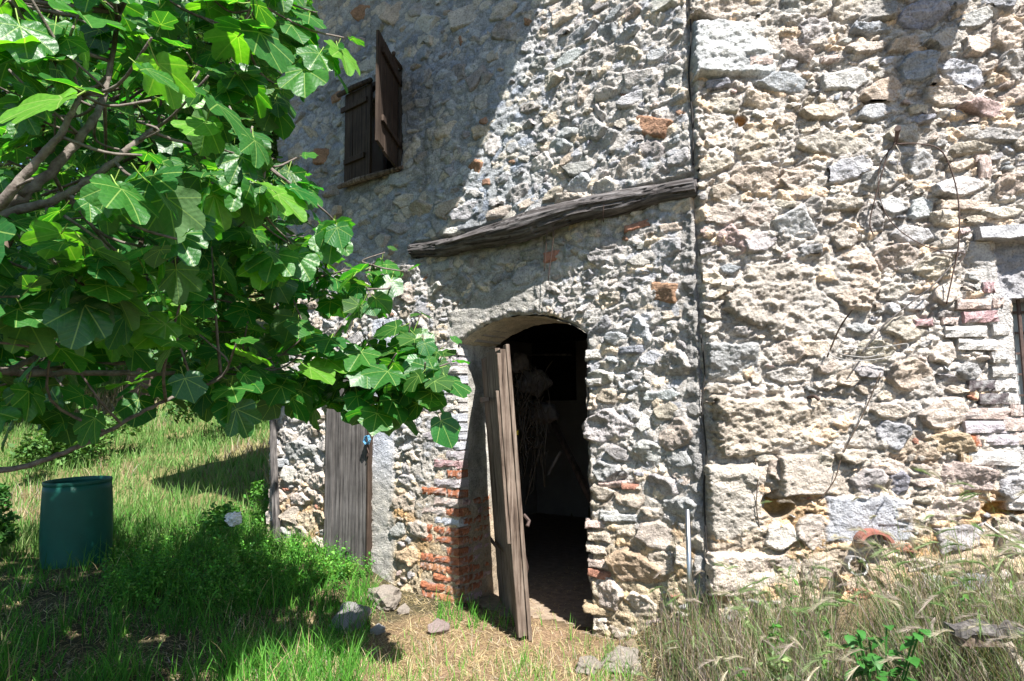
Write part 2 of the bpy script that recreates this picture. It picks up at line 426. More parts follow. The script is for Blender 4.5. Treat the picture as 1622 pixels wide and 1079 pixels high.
    def hand(s, px, py, wpx, hpx, ang, color, proud=.03, rough=.6, n=6, **kw):
        x0, z0 = s.px(px - wpx / 2, py); x1, z1 = s.px(px + wpx / 2, py); cx, cz = s.px(px, py)
        _, za = s.px(px, py - hpx / 2); _, zb = s.px(px, py + hpx / 2)
        # image angle -> wall angle (the receding wall squeezes x)
        c2 = PAL[color] if isinstance(color, str) else color
        k = (za - zb) / hpx; kx = (x1 - x0) / wpx
        t = D2R(ang); an = math.atan2(math.sin(t) * k, math.cos(t) * kx)
        f = 1.12 if n > 4 else 1.04
        lx = wpx / 2 * math.hypot(kx * math.cos(t), k * math.sin(t)); lz = hpx / 2 * math.hypot(k * math.cos(t), kx * math.sin(t))
        s.stone(cx, cz, lx * f, lz * f, an, c2, proud, rough, n, force=True, **kw)
    def fill(s, n, amin, amax, dens, pick, proud=(.012, .035), rough=(.4, 1.0), asp=(.38, .75), angs=.35, **kw):
        x1 = s.x0 + s.nx * s.res; z1 = s.z0 + s.nz * s.res; got = 0
        for _ in range(n):
            x = random.uniform(s.x0, x1); z = random.uniform(s.z0, z1)
            i, j = s.ij(x, z)
            if not (0 <= i < s.nx and 0 <= j < s.nz) or s.occ[j, i]: continue
            if random.random() > dens(x, z): continue
            a = amin + (amax - amin) * random.random() ** 1.4
            b = a * random.uniform(*asp)
            ang = random.gauss(0, angs)
            c, st = pick(x, z)
            got += s.stone(x, z, a, b, ang, c, random.uniform(*proud), random.uniform(*rough) * st, random.choice((4, 5, 5, 6, 7)), random.uniform(.10, .24), **kw)
        return got

# ---------------- left building: the barn
barn = empty('stone_barn', WL.w(0, 0, 0), WL.t)
tag(barn, 'old rubble stone barn wing with arched doorway, oak beam and shuttered window', 'building')
XL, _ = WL.hit(727, 640); XR, _ = WL.hit(929, 640)
ZS = 2.02; RISE = .17; DEP = .46
aw = (XR - XL) / 2; axc = (XR + XL) / 2; AR = (aw * aw + RISE * RISE) / (2 * RISE); AZ = ZS + RISE - AR
def arch_z(x): return AZ + np.sqrt(np.maximum(AR * AR - (x - axc) ** 2, 0))
# upper window
wxl, wzl = WL.hit(549, 298); wxr, wzr = WL.hit(634, 264); _, wzt = WL.hit(634, 110)
WZ0 = (wzl + wzr) / 2; WZ1 = wzt; WXL, WXR = wxl, wxr
# plank door
dxl, _ = WL.hit(523, 640); dxr, _ = WL.hit(589, 640)
xend = WL.hit(430, 700)[0]
LW = Wall(WL, xend, 0.0, -.12, 5.85, .0090, 101, barn)
X, Z = LW.X, LW.Z
EXC = sst(Z, 2.45, 2.9) * sst(-X, .9, 1.5)                     # smoother, mortar-rich upper left
LW.rid = 1 - np.abs(fbm(X * 26, Z * 30, 3, 71)) * 2
M = .013 * fbm(X * 2.2, Z * 2.2, 3, 5) + .010 * LW.R1 + .010 * (LW.pit - .45) + .005 * LW.R3 + .020 * LW.rub - .004 + .011 * LW.ter + .005 * LW.rid + .014 * sst(fbm(X * 4.5, Z * 4.5, 4, 61), -.1, .5)
M = M * .72 * (1 - .30 * EXC)
# smooth plastered strip right of the plank door and round the arch
arcd = np.abs(np.hypot(X - axc, Z - AZ) - AR - .14)
plast = np.clip(1 - np.abs(X - (dxr + .14)) / .17, 0, 1) ** .4 * (Z < 2.3)
arcd = arcd + .035 * LW.w1 + .03 * LW.w2; archp = np.clip(1 - np.clip(arcd - .07, 0, 1) / .10, 0, 1) * (1 - .8 * sst(X, axc + .05, axc + .35)) * (np.abs(X - axc) < aw + .12) * (Z > ZS - .1)
pl = np.maximum(plast, archp * .8); M = M * (1 - .75 * pl) + .010 * pl
# opening masks and edge roll-off
din = np.minimum(np.minimum(X - XL, XR - X), arch_z(X) - Z)    # >0 inside the arch
wob = .012 * LW.w1
dinw = din + wob
LW.open = dinw > 0
M = M - .03 * sst(-dinw, .035, 0)
winin = np.minimum(np.minimum(X - WXL, WXR - X), np.minimum(Z - WZ0, WZ1 - Z)) + .006 * LW.w2
LW.open |= winin > 0
M = M - .02 * sst(-winin, .03, 0)
drin = np.minimum(np.minimum(X - dxl, dxr - X), 2.0 - Z)
M = M - .10 * sst(np.minimum(np.minimum(X - dxl, dxr - X), 2.0 - Z), -.01, .01)
LW.M = M
LW.occ |= LW.open | (dinw > -.012) | (winin > -.02) | (drin > -.02) | (plast > .3) | (archp > .6)
# beam zone
bl = WL.hit(655, 398); br = WL.hit(1106, 288)
BZ = lambda x: bl[1] + (br[1] - bl[1]) * (x - bl[0]) / (br[0] - bl[0])
_bm = (np.abs(Z - BZ(X)) < .07) & (X > bl[0] - .03)
LW.occ |= _bm
LW.M = np.where(_bm, LW.M - .04, LW.M)
# brick pier zone left of the opening
pierw = .42 + .10 * fbm(Z * 6, Z * 0, 2, 77)
pier = (X > XL - pierw) & (X < XL) & (Z < 2.02) & (Z > -.1)
# mortar joint column (vertical grey repair) beside the corner
jt = sst(-np.abs(X + .045 - .012 * fbm(Z * 3, Z * 0, 2, 9)), -.055, -.035) * (Z < 2.75)
LW.M = LW.M + jt * (.012 * (.5 + LW.R1)) ; LW.M -= .08 * sst(X, -.016, 0)
LW.occ |= (jt > .5) | (X > -.03)

H = LW.hand
for a in [
    (740,335,55,28,12,'blue',.03,.5,6),(715,366,28,14,5,'white',.03,.3,6),(918,295,46,30,48,'blue',.035,.3,6),(958,298,42,34,20,'white',.03,.5,6),
    (965,220,34,18,40,'blue',.03,.3,5),(905,90,50,20,15,'blue',.03,.4,6),(752,272,34,26,35,'rust',.012,.4,6),(770,190,20,12,20,'rust',.012,.3,5),
    (810,103,26,38,30,'blue',.02,.4,6),(780,232,36,30,20,'white',.02,.7,6),(765,160,30,28,10,'grey',.02,.7,6),(900,330,60,40,10,'cream',.03,1.2,6),
    (860,262,36,40,20,'white',.02,.6,6),(960,60,50,26,20,'blue',.03,.5,6),(1000,20,36,22,10,'tan',.03,.8,6),(990,95,46,40,10,'cream',.03,1.4,7),
    (1075,155,36,22,10,'cream',.03,1.0,6),(1066,60,30,18,20,'cream',.02,.6,6),(1070,158,38,10,3,'blue',.03,.3,4),(1068,125,30,40,0,'grey',.025,1,6),
    (560,75,30,26,10,'white',.018,.5,6),(600,150,18,20,0,'blue',.015,.4,6),(670,250,26,18,10,'grey',.015,.5,6),(675,120,26,20,30,'grey',.02,.5,6),
    (1010,358,42,12,8,'brick',.03,.4,4),(875,405,26,16,10,'brick',.02,.5,4),(835,435,46,30,10,'blue',.02,.4,6),(1060,360,34,16,5,'tan',.03,.8,4),
    (1015,530,34,60,-12,'blue',.02,.4,6),(988,555,60,14,0,'slate',.02,.5,4),(950,598,44,26,5,'white',.03,.8,6),(962,675,78,54,5,'grey',.05,1.4,7),
    (1035,568,50,26,0,'blue',.02,.5,6),(1050,625,56,20,5,'blue',.035,.6,5),(1062,575,52,44,5,'grey',.045,1.3,7),(1070,690,62,46,30,'tan',.05,.9,6),
    (1058,652,40,30,10,'tan',.035,.9,6),(1100,650,26,24,0,'grey',.03,.6,6),(1030,717,46,42,0,'grey',.04,1.2,6),(1075,727,42,32,-20,'blue',.035,.6,6),
    (1045,770,52,40,0,'grey',.045,1.0,6),(1075,802,60,32,5,'grey',.04,1,6),(1000,787,60,34,8,'tan',.03,1.1,6),(955,745,48,34,0,'grey',.03,1.3,7),
    (1042,848,58,40,0,'tan',.05,.8,6),(1012,903,96,50,-14,'ochre',.055,.9,6),(1052,892,46,54,-30,'tan',.05,.9,6),(962,935,66,52,-20,'tan',.05,.9,6),
    (1105,862,30,30,0,'cream',.03,.6,6),(1085,885,34,40,30,'tan',.03,.7,6),(1020,958,50,36,-20,'cream',.045,.9,6),(955,780,36,24,-8,'cream',.05,.5,6),
    (970,768,46,11,5,'pink',.04,.4,4),(998,771,26,11,0,'brick',.04,.4,4),(965,815,30,16,5,'white',.04,.5,4),(985,821,56,12,4,'blue',.04,.4,4),
    (945,830,34,14,4,'pink',.04,.5,4),(950,850,38,16,3,'tan',.045,.5,4),(945,870,34,14,0,'cream',.04,.5,4),(948,893,32,15,0,'pink',.045,.5,4),
    (950,910,36,14,-8,'brick',.05,.5,4),(952,968,50,14,-4,'ochre',.045,.6,4),(942,605,28,12,2,'white',.035,.4,4),(940,562,26,16,0,'white',.035,.5,4),
    (480,715,46,34,0,'grey',.05,1.0,7),(462,752,24,30,0,'white',.03,.7,6),(500,660,34,24,0,'cream',.04,.9,6),(455,690,30,26,10,'white',.04,1,6),
    (470,660,30,22,0,'white',.04,1,6),(512,700,16,30,0,'grey',.03,.6,6),(470,790,32,22,0,'tan',.03,.9,6),(505,820,28,24,0,'ochre',.03,.9,6),
    (640,800,40,30,20,'tan',.03,.9,6),(665,840,34,26,-20,'tan',.035,.8,6),(650,880,40,30,10,'ochre',.04,.9,6),(630,840,26,20,30,'grey',.03,.7,6),
]: H(*a)
LW.occ |= pier
LW.M = np.where(pier & (din < -.004), .003 + .40 * LW.M + .004 * LW.R3, LW.M)
def densL(x, z):
    if x < xend + .05: return 1
    e = min(max((z - 2.45) / .4, 0), 1) * min(max((-x - .9) / .6, 0), 1)
    return .72 - .52 * e
def pickL(x, z):
    r = random.random()
    low = z < .95
    if low:
        k = 'tan' if r < .34 else 'ochre' if r < .5 else 'grey' if r < .72 else 'cream' if r < .9 else 'pink' if r < .95 else 'brick'
    else:
        k = 'grey' if r < .27 else 'blue' if r < .52 else 'white' if r < .72 else 'cream' if r < .86 else 'tan' if r < .93 else 'slate' if r < .965 else 'rust'
    st = 1.3 if k in ('tan', 'cream', 'grey') else .55
    return PAL[k] * (.92 if z > 1 else 1), st
LW.fill(900, .12, .19, lambda x, z: .5 * densL(x, z), pickL, (.02, .045), (.3, .9), asp=(.35, .6), angs=.3)
LW.fill(3200, .075, .15, lambda x, z: .6 * densL(x, z), pickL, (.018, .045), asp=(.35, .75), angs=.4)
LW.fill(9000, .040, .085, lambda x, z: .8 * densL(x, z), pickL, (.012, .035), asp=(.3, .8), angs=.5)
LW.fill(14000, .024, .045, lambda x, z: densL(x, z) * (.8 if x > -2.2 else .45), pickL, (.008, .022), asp=(.35, .9), angs=.7)
wz = lambda c: c[4] / max(.1, (Vector((WL.w(LW.X[c[1]].mean(), 0, LW.Z[c[1]].mean()))) - CAM).length) ** 2
LW.M = LW.M - .012 * LW.carve * (1 - .55 * EXC)
LW.flush_(300 - 4, M_STONE, wz)
MH = LW.M
mc = np.zeros(X.shape + (3,)); mc[:] = (.445, .425, .405)
mc = mc * (1 - EXC[..., None]) + np.array((.35, .37, .395)) * EXC[..., None]
low = sst(-Z, -1.15, -.35)[..., None]; mc = mc * (1 - low) + np.array((.40, .33, .235)) * low
och = (sst(fbm(X * 3.2, Z * 3.2, 4, 33), .15, .6) * sst(-Z, -1.3, -.5))[..., None]; mc = mc * (1 - .7 * och) + np.array((.42, .26, .12)) * .7 * och
mc = mc * (.80 + .42 * LW.rubc * (LW.rub > .3) + .06)[..., None] * (1 + .13 * LW.R1)[..., None]
rc = LW.rubc[..., None]; mc = np.where((rc > .84) & (LW.rub[..., None] > .3), mc * np.array((1.14, 1.02, .86)), mc)
mc = np.where((rc < .3) & (LW.rub[..., None] > .3), mc * np.array((.94, 1.0, 1.12)), mc)
stn = sst(fbm(X * 1.6, Z * 2.4, 5, 91), .22, .5)[..., None] * EXC[..., None]; mc = mc * (1 - .3 * stn)
plc = (sst(pl, .2, .8))[..., None]; up = sst(Z, .75, 1.25)[..., None] * (plast > .3)[..., None]
mc = mc * (1 - plc) + plc * (np.array((.34, .33, .31)) * (1 - up) + np.array((.42, .45, .52)) * up) * (1 + .1 * LW.R1)[..., None]
jj = jt[..., None]; mc = mc * (1 - jj) + jj * np.array((.27, .265, .26))
keep = ~(LW.open | LW.hide | ((din > 0.012))); q = keep[:-1, :-1] | keep[1:, 1:] | keep[:-1, 1:] | keep[1:, :-1]
op = LW.open; q &= ~(op[:-1, :-1] & op[1:, 1:] & op[:-1, 1:] & op[1:, :-1]) 
q &= ~(op[:-1, :-1] | op[1:, 1:] | op[:-1, 1:] | op[1:, :-1])
fullsl = (slice(0, LW.nz), slice(0, LW.nx))
V, F, Cc = LW.patch(fullsl, MH, q, mc)
link('mortar', mesh_np('mortar', V, F, M_MORT, Cc), barn)

# rough panels for reveals, interior faces and the like: origin + u*U + v*V, bumps along N
def panel(name, fr, org, U, Vv, nrm, res, amp, col, mat, parent, seed=1, fn=None, smooth=True, colfn=None):
    U = Vector(U); Vv = Vector(Vv); nu = max(2, int(U.length / res)); nv = max(2, int(Vv.length / res))
    a, b = np.meshgrid(np.linspace(0, 1, nu + 1), np.linspace(0, 1, nv + 1))
    lu = a * U.length; lv = b * Vv.length
    h = amp * (fbm(lu * 7, lv * 7, 4, seed) + .6 * fbm(lu * 26, lv * 26, 3, seed + 3))
    P = np.array(org)[None, None, :] + a[..., None] * np.array(U) + b[..., None] * np.array(Vv) + h[..., None] * np.array(nrm)
    if fn is not None: P = fn(P, a, b)
    c = np.zeros(a.shape + (3,)); c[:] = col
    if colfn is not None: c = colfn(c, P, a, b)
    c = c * (1 + .15 * fbm(lu * 5, lv * 5, 4, seed + 8))[..., None]
    idx = np.arange((nu + 1) * (nv + 1)).reshape(nv + 1, nu + 1)
    F = np.stack([idx[:-1, :-1].ravel(), idx[:-1, 1:].ravel(), idx[1:, 1:].ravel(), idx[1:, :-1].ravel()], 1)
    return link(name, mesh_np(name, P.reshape(-1, 3), F, mat, c.reshape(-1, 3), smooth), parent)
def revcol(c, P, a, b):
    z = P[..., 2]; t = sst(-z, -.95, -.55)[..., None]
    c = c * (1 - t) + np.array((.33, .27, .20)) * t
    g = sst(fbm(P[..., 1] * 5, z * 4, 4, 4), .1, .5)[..., None]; return c * (1 - .3 * g)
panel('reveal', WL, (XL - .004, .012, -.1), (.02, DEP - .012, 0), (0, 0, ZS + .12), (1, 0, 0), .014, .007, (.40, .39, .36), M_PLAST, barn, 4, colfn=revcol)
panel('reveal', WL, (XR + .004, DEP, -.1), (0, -DEP + .012, 0), (0, 0, ZS + .12), (-1, 0, 0), .02, .008, (.40, .36, .30), M_PLAST, barn, 5)
def archfn(P, a, b):
    x = XL - .01 + (XR - XL + .02) * a; h = P[..., 2].copy()
    P[..., 0] = x; P[..., 1] = .008 + (DEP - .008) * b; P[..., 2] = arch_z(np.clip(x, XL, XR)) + h - .01 * b; return P
panel('arch_soffit', WL, (0, 0, 0), (XR - XL, 0, 0), (0, DEP, 0), (0, 0, 1), .014, .006, (.50, .46, .38), M_PLAST, barn, 6, archfn)

# ---------------- body of the barn (closed room behind the wall, openings left free)
ZT = 6.2; BX0 = xend + .04; BX1 = 0.25
cb = MB()
y0, y1 = .14, DEP
cb.box(BX0, WXL - .01, y0, y1, -.3, ZT); 
cb.box(WXL - .01, XL - .02, y0, y1, -.3, WZ0 - .012)                 # below window (plank door stands before it)
cb.box(WXL - .01, WXR + .01, y0, y1, WZ1 + .005, ZT)
cb.box(WXR + .01, XL - .02, y0, y1, WZ0 - .012, ZT)
cb.box(XL - .02, XR + .02, y0, y1, ZS + RISE + .03, ZT)
cb.box(XR + .02, BX1, y0, y1, -.3, ZT)
for sx in (-1, 1):                                                     # spandrels beside the arch
    n = 8
    for k in range(n):
        xa = axc + sx * aw * k / n; xb = axc + sx * aw * (k + 1) / n
        cb.box(min(xa, xb), max(xa, xb), y0, y1 - .002, float(arch_z(xb)) + .022 if k < n else ZS, ZS + RISE + .03)
cb.box(BX0, BX0 + .3, y1, 4.2, -.3, ZT); cb.box(BX0, BX1, 4.2, 4.5, -.3, ZT)
cb.build('wall_core', M_PLASTW if 'M_PLASTW' in globals() else mat_simple('inner_limewash', (.26, .245, .23), (.36, .34, .325), 3, .95, .1, .01), barn)
uw = MB(); uw.box(BX0 - .04, 0, 0, .06, 5.84, ZT); uw.box(BX0 - .04, BX0 - .001, 0.0, 4.5, -.3, ZT)
uw.build('wall_face', mat_simple('outer_stone_render', (.26, .25, .23), (.38, .36, .33), 6, .95, .1, .03), barn)
cl = MB(); cl.box(BX0 + .3, BX1, y1, 4.2, 2.45, 2.6); cl.build('ceiling', M_DARK, barn)
fl = MB(); fl.box(BX0 + .3, 1.7, -.02, 4.2, -.2, .0)
fl.build('floor', mat_simple('trodden_earth', (.16, .12, .09), (.30, .24, .18), 14, 1, .05, .02), barn)
# roof: eaves end at the corner; slope and overhang give the slanted shade on the wall
tip = WL.hit(690, 408); k_n = -SUN.dot(WL.ay); sh = -SUN.dot(WL.ax) / k_n; dn = SUN.z / k_n
p_ov = (ZT - tip[1]) / dn; x_end = tip[0] - sh * p_ov
print('eave overhang', p_ov, 'x_end', x_end, 'check', WL.hit(885, 0))
rf = MB()
for k in range(2):
    rf.add([(BX0 - .4, -p_ov, ZT), (x_end, -p_ov, ZT), (x_end, 2.3, ZT + 1.1), (BX0 - .4, 2.3, ZT + 1.1),
        (BX0 - .4, -p_ov, ZT + .09), (x_end, -p_ov, ZT + .09), (x_end, 2.3, ZT + 1.19), (BX0 - .4, 2.3, ZT + 1.19)],
        [(0,3,2,1),(4,5,6,7),(0,1,5,4),(1,2,6,5),(2,3,7,6),(3,0,4,7)])
    break
rf.add([(BX0 - .4, 2.3, ZT + 1.1), (x_end, 2.3, ZT + 1.1), (x_end, 4.8, ZT), (BX0 - .4, 4.8, ZT), (BX0 - .4, 2.3, ZT + 1.19), (x_end, 2.3, ZT + 1.19), (x_end, 4.8, ZT + .09), (BX0 - .4, 4.8, ZT + .09)],
        [(0,3,2,1),(4,5,6,7),(0,1,5,4),(1,2,6,5),(2,3,7,6),(3,0,4,7)])
rf.build('roof', M_TILE, barn)

# ---------------- bricks
def brick_mesh(seed, L, Hh, Dp, col, rough=.004):
    n = 7; m_ = 3; r = np.random.default_rng(seed)
    V = []; F = []
    # front + sides as a rounded grid wrapped round a box
    xs = np.linspace(-L / 2, L / 2, n + 1); zs = np.linspace(-Hh / 2, Hh / 2, m_ + 1)
    for z in zs:
        for x in xs:
            ed = min(L / 2 - abs(x), Hh / 2 - abs(z)); dy = -.0 if ed > 1e-6 else .003 + r.random() ** 2 * .016
            V.append((x * (1 - .0 * dy) + r.normal() * .0012, dy + r.normal() * rough * .5, z + r.normal() * .0012))
    for j in range(m_):
        for i in range(n):
            a = j * (n + 1) + i; F.append((a, a + 1, a + n + 2, a + n + 1))
    ring = [i for i in range(n + 1)] + [j * (n + 1) + n for j in range(1, m_ + 1)] + [m_ * (n + 1) + i for i in range(n - 1, -1, -1)] + [j * (n + 1) for j in range(m_ - 1, 0, -1)]
    b = len(V)
    for k in ring: V.append((V[k][0] * 1.005, Dp, V[k][2] * 1.01))
    for k in range(len(ring)):
        k2 = (k + 1) % len(ring); F.append((ring[k2], ring[k], b + k, b + k2))
    V = np.array(V); c = np.array(col) * (1 + .22 * r.standard_normal(len(V)))[:, None]; c = c + (.42 - c) * (.5 * (r.random(len(V)) < .22))[:, None]
    return mesh_np('brick', V, np.array(F), M_BRICK, c, False)
BRK = {}
def brick(parent, x, y, z, L, Hh, Dp, colname, rz=0.0, dz=0.0):
    key = (colname, round(L, 2), random.randrange(4))
    if key not in BRK: BRK[key] = brick_mesh(len(BRK) + 3, L, Hh, Dp, COLS[colname])
    o = link('brick', BRK[key], parent); o.location = (x, y, z); o.rotation_euler = (random.gauss(0, .03), random.gauss(0, .014) + dz, rz + random.gauss(0, .025)); return o
COLS = {'red': (.34, .135, .075), 'orange': (.40, .20, .11), 'lilac': (.40, .37, .40), 'bluew': (.40, .42, .47), 'pinkw': (.43, .35, .32), 'whitew': (.47, .455, .44), 'burnt': (.10, .085, .09), 'purple': (.36, .24, .25)}
zc = .03; row = 0
while zc < 1.98:
    hb = .059; pitch = .074
    x = XL + .012
    cut = .40 + .11 * float(fbm(np.array([zc * 5.0]), np.array([0.0]), 2, 77)[0])
    L0 = .14 if row % 2 else .27
    while x - L0 > XL - cut - .04:
        if zc < .62: cn = random.choice(('red', 'orange', 'red'))
        elif zc < .85: cn = random.choice(('red', 'pinkw', 'purple', 'bluew'))
        elif zc < 1.1: cn = random.choice(('lilac', 'purple', 'bluew', 'red'))
        else: cn = random.choice(('bluew', 'lilac', 'bluew', 'whitew'))
        skip = random.random() < (.10 if zc > .6 else .06) and x < XL
        if not skip: brick(barn, x - L0 / 2, -random.uniform(.012, .019), zc + random.gauss(0, .002), L0 - .012, hb, .12, cn)
        x -= L0; L0 = random.choice((.27, .26, .14))
    if zc < .80 and True:                                            # the reveal side shows brick as well
        yy = .0
        for k in range(3):
            l = .13; cn = random.choice(('red', 'orange', 'purple', 'tanb') if False else ('red', 'orange', 'red', 'purple'))
            o = brick(barn, XL + .010, .03 + l * (k + .5), zc, l - .012, hb, .08, cn, rz=math.pi / 2)
    zc += pitch; row += 1
# ---------------- beam over the door: a bowed, cracked timber
bm_n = 120; ring = 44; V = []; rr = np.random.default_rng(5)
tt = np.linspace(0, 1, bm_n)
xs = bl[0] + (br[0] - bl[0]) * tt; _bp = [WL.hit(a, b, -.06) for a, b in ((655, 394), (700, 393), (760, 379), (820, 366), (870, 350), (920, 333), (960, 325), (1010, 312), (1060, 298), (1106, 293))]
zc_ = np.interp(xs, [p[0] for p in _bp], [p[1] for p in _bp])
zc_ = np.convolve(np.pad(zc_, 6, 'edge'), np.ones(13) / 13, 'valid')
bow = .055 + .13 * np.sin(np.clip(tt * 1.2 - .08, 0, 1) * math.pi) ** .9
hh = np.interp(tt, [0, .12, .3, .48, .62, .8, 1], [.062, .07, .072, .098, .080, .074, .060]) * (1 + .10 * fbm(tt * 9, tt * 0, 3, 3))
hh *= 1.0 
A = np.linspace(0, 2 * math.pi, ring, endpoint=False)
for i in range(bm_n):
    for a in A:
        crack = fbm(np.array([xs[i] * 2.2]), np.array([math.sin(a) * 3.2 + math.cos(a) * 1.5 + .5 * math.sin(xs[i] * 3)]), 5, 41)[0]
        g = 1 + .12 * crack - .15 * math.exp(-(crack / .06) ** 2)
        V.append((xs[i], -bow[i] + .08 - (.10 * math.cos(a)) * g if math.cos(a) > 0 else -bow[i] + .08 + .10 * -math.cos(a), zc_[i] + hh[i] * math.sin(a) * g))
F = [(i*ring+k, i*ring+(k+1)%ring, (i+1)*ring+(k+1)%ring, (i+1)*ring+k) for i in range(bm_n-1) for k in range(ring)]
ca = len(V); V.append((xs[0] - .01, -bow[0] + .08, zc_[0])); V.append((xs[-1] + .01, -bow[-1] + .08, zc_[-1]))
F2 = [(k, ca, ca, (k + 1) % ring) for k in range(ring)]
me = bpy.data.meshes.new('lintel_beam'); me.from_pydata([tuple(map(float, v)) for v in V], [], F + [((k + 1) % ring, k, ca) for k in range(ring)] + [((bm_n-1)*ring + k, (bm_n-1)*ring + (k + 1) % ring, ca + 1) for k in range(ring)])
me.materials.append(M_BEAM); me.update()
beam = link('lintel_beam', me, barn)

# ---------------- window shutters
sh_ = MB()
def plankset(parent, fr_fn, x0, x1, z0, z1, n, th, mat, name='plank', topfn=None):
    """vertical planks, each an object; fr_fn maps (x,y,z) to the parent's space"""
    ws = [random.uniform(.85, 1.15) for _ in range(n)]; t = sum(ws); x = x0
    for k in range(n):
        w_ = (x1 - x0) * ws[k] / t; m = MB(); za = z0 + random.uniform(-.01, .012); zb = z1 + random.uniform(-.008, .008)
        if topfn: zb = topfn(x + w_ / 2)
        dy = random.uniform(-.003, .003)
        seg = 6; L = []
        for q_ in range(seg + 1):
            zz = za + (zb - za) * q_ / seg; e = random.uniform(-.003, .003)
            L.append([(x + .003 + e, dy, zz), (x + w_ - .003 + e, dy, zz), (x + w_ - .003 + e, dy + th, zz), (x + .003 + e, dy + th, zz)])
        Vv = [fr_fn(*p) for r_ in L for p in r_]
        F = [(q_*4+i, q_*4+(i+1)%4, q_*4+4+(i+1)%4, q_*4+4+i) for q_ in range(seg) for i in range(4)] + [(3, 2, 1, 0), (seg*4, seg*4+1, seg*4+2, seg*4+3)]
        m.add(Vv, F); o = m.build(name, mat, parent); x += w_
def shutter(hx, side, wd, z0, z1, ang, n):
    """side +1: hinged on its right edge and reaching left; -1 the other way"""
    r = empty('shutter', (hx, -.035, 0)); r.parent = barn; r.rotation_euler = (0, 0, ang)
    f = lambda x, y, z: (x, y, z)
    x0, x1 = (-wd, 0) if side > 0 else (0, wd)
    sb = MB()
    plankset(r, f, x0, x1, z0, z1, n, .024, M_DARKWOOD)
    return r, x0, x1
def rails(r, x0, x1, zs, y, mat, th=.022, hgt=.05):
    for z in zs:
        m = MB(); m.box(x0, x1, y, y + th, z - hgt / 2, z + hgt / 2); m.build('cross_rail', mat, r, bevel=.003)
lw_ = (WXR - WXL)
r1, a0, a1 = shutter(WXL, -1, lw_ * .56, WZ0 + .015, WZ1 - .06, D2R(-5), 3)
rails(r1, -.04, lw_ * .50, (WZ0 + .12 + (WZ1 - WZ0) * .65,), -.024, M_DARKWOOD)
rails(r1, .02, lw_ * .46, (WZ0 + .2,), -.024, M_DARKWOOD)
lg = MB(); lg.tube([(-.06, -.035, WZ1 - .05), (lw_ * .25, -.03, WZ1 - .045), (lw_ * .6, -.02, WZ1 - .05)], [.022, .027, .022], 8); lg.build('top_rail', M_DARKWOOD, r1, True)
_h = WL.w(WXR, -.035, 0); _q = atY(600, 140, _h.y - .62); _q.z = 0; _dd = WL.loc(_q); _dx, _dy = _dd[0] - WXR, _dd[1] + .035
sa = math.atan2(-_dy, -_dx); print('shutter', math.degrees(sa), math.hypot(_dx, _dy))
r2, a0, a1 = shutter(WXR, 1, math.hypot(_dx, _dy), WZ0 + .0, WZ1 - .0, sa, 3)
rails(r2, -.55, .06, (WZ0 + .22, WZ1 - .13), -.024, M_DARKWOOD)
wf = MB(); wf.box(WXL, WXL + .04, .02, .10, WZ0, WZ1); wf.box(WXR - .05, WXR, .02, .10, WZ0, WZ1); wf.box(WXL + .04, WXR - .05, .02, .10, WZ1 - .04, WZ1)
wf.build('window_frame', M_DARKWOOD, barn, bevel=.003)
sl_ = MB(); sl_.tube([(WXL - .05, -.05, WZ0 - .02), (WXL + lw_ * .3, -.06, WZ0 - .012), (WXL + lw_ * .7, -.055, WZ0 - .015), (WXR + .06, -.03, WZ0 + .0)], [.022, .03, .028, .016], 8)
sl_.box(WXL, WXR, -.03, .3, WZ0 - .02, WZ0 - .002)
sl_.build('window_sill', M_LEAFWOOD, barn)
pg = MB(); px_, pz_ = WL.hit(637, 102); pg.tube([(px_ - .03, .02, pz_ - .02), (px_ + .03, -.14, pz_ + .0), (px_ + .07, -.17, pz_ + .01)], .018, 7); pg.build('peg', M_DARKWOOD, barn)
bk = MB(); bk.box(WXL - .1, WXR + .1, .6, .62, WZ0 - .2, WZ1 + .2); bk.build('dark_interior_sheet', M_DARK, barn)  # near-black sheet standing in for the dark interior behind the shutters

# ---------------- plank door at the left (closed) with its own planks
pd = empty('plank_door', WL.w(dxl, -.045, 0), WL.t)
tag(pd, 'tall closed grey plank door at the far left end of the stone wall, partly behind fig leaves', 'door')
dw = dxr - dxl
plankset(pd, lambda x, y, z: (x, y, z), 0, dw, .17, 2.02, 5, .028, M_GREYWOOD)
m = MB(); m.box(-.005, dw + .005, .03, .05, .1, 2.0); m.build('backing_board', M_DARKWOOD, pd)
m = MB(); m.box(dw + .003, dw + .03, -.012, .05, .1, 2.05); m.build('door_post', M_DARKWOOD, pd, bevel=.004)
m = MB(); _, hz = WL.hit(600, 700); m.box(dw - .02, dw + .02, -.02, 0, hz - .02, hz + .0); m.tube([(dw - .01, -.03, hz), (dw + .035, -.045, hz - .02), (dw + .05, -.03, hz - .09), (dw + .03, -.03, hz - .12)], .006, 6)
m.build('latch', M_IRON, pd)
m = MB()
for k in range(5):
    pts = [(dw + .05 + .035 * math.cos(t * 1.3 + k), -.04 - .012 * k % .03, hz + .02 + .04 * math.sin(t * 1.3 + k * 1.1)) for t in range(6)]
    m.tube(pts, .0035, 5)
tag(m.build('rope', M_ROPEB), 'small tangle of blue rope hanging beside the latch of the grey plank door', 'rope')
bpy.data.objects['rope'].location = WL.w(dxl, -.045, 0); bpy.data.objects['rope'].rotation_euler = (0, 0, WL.t)

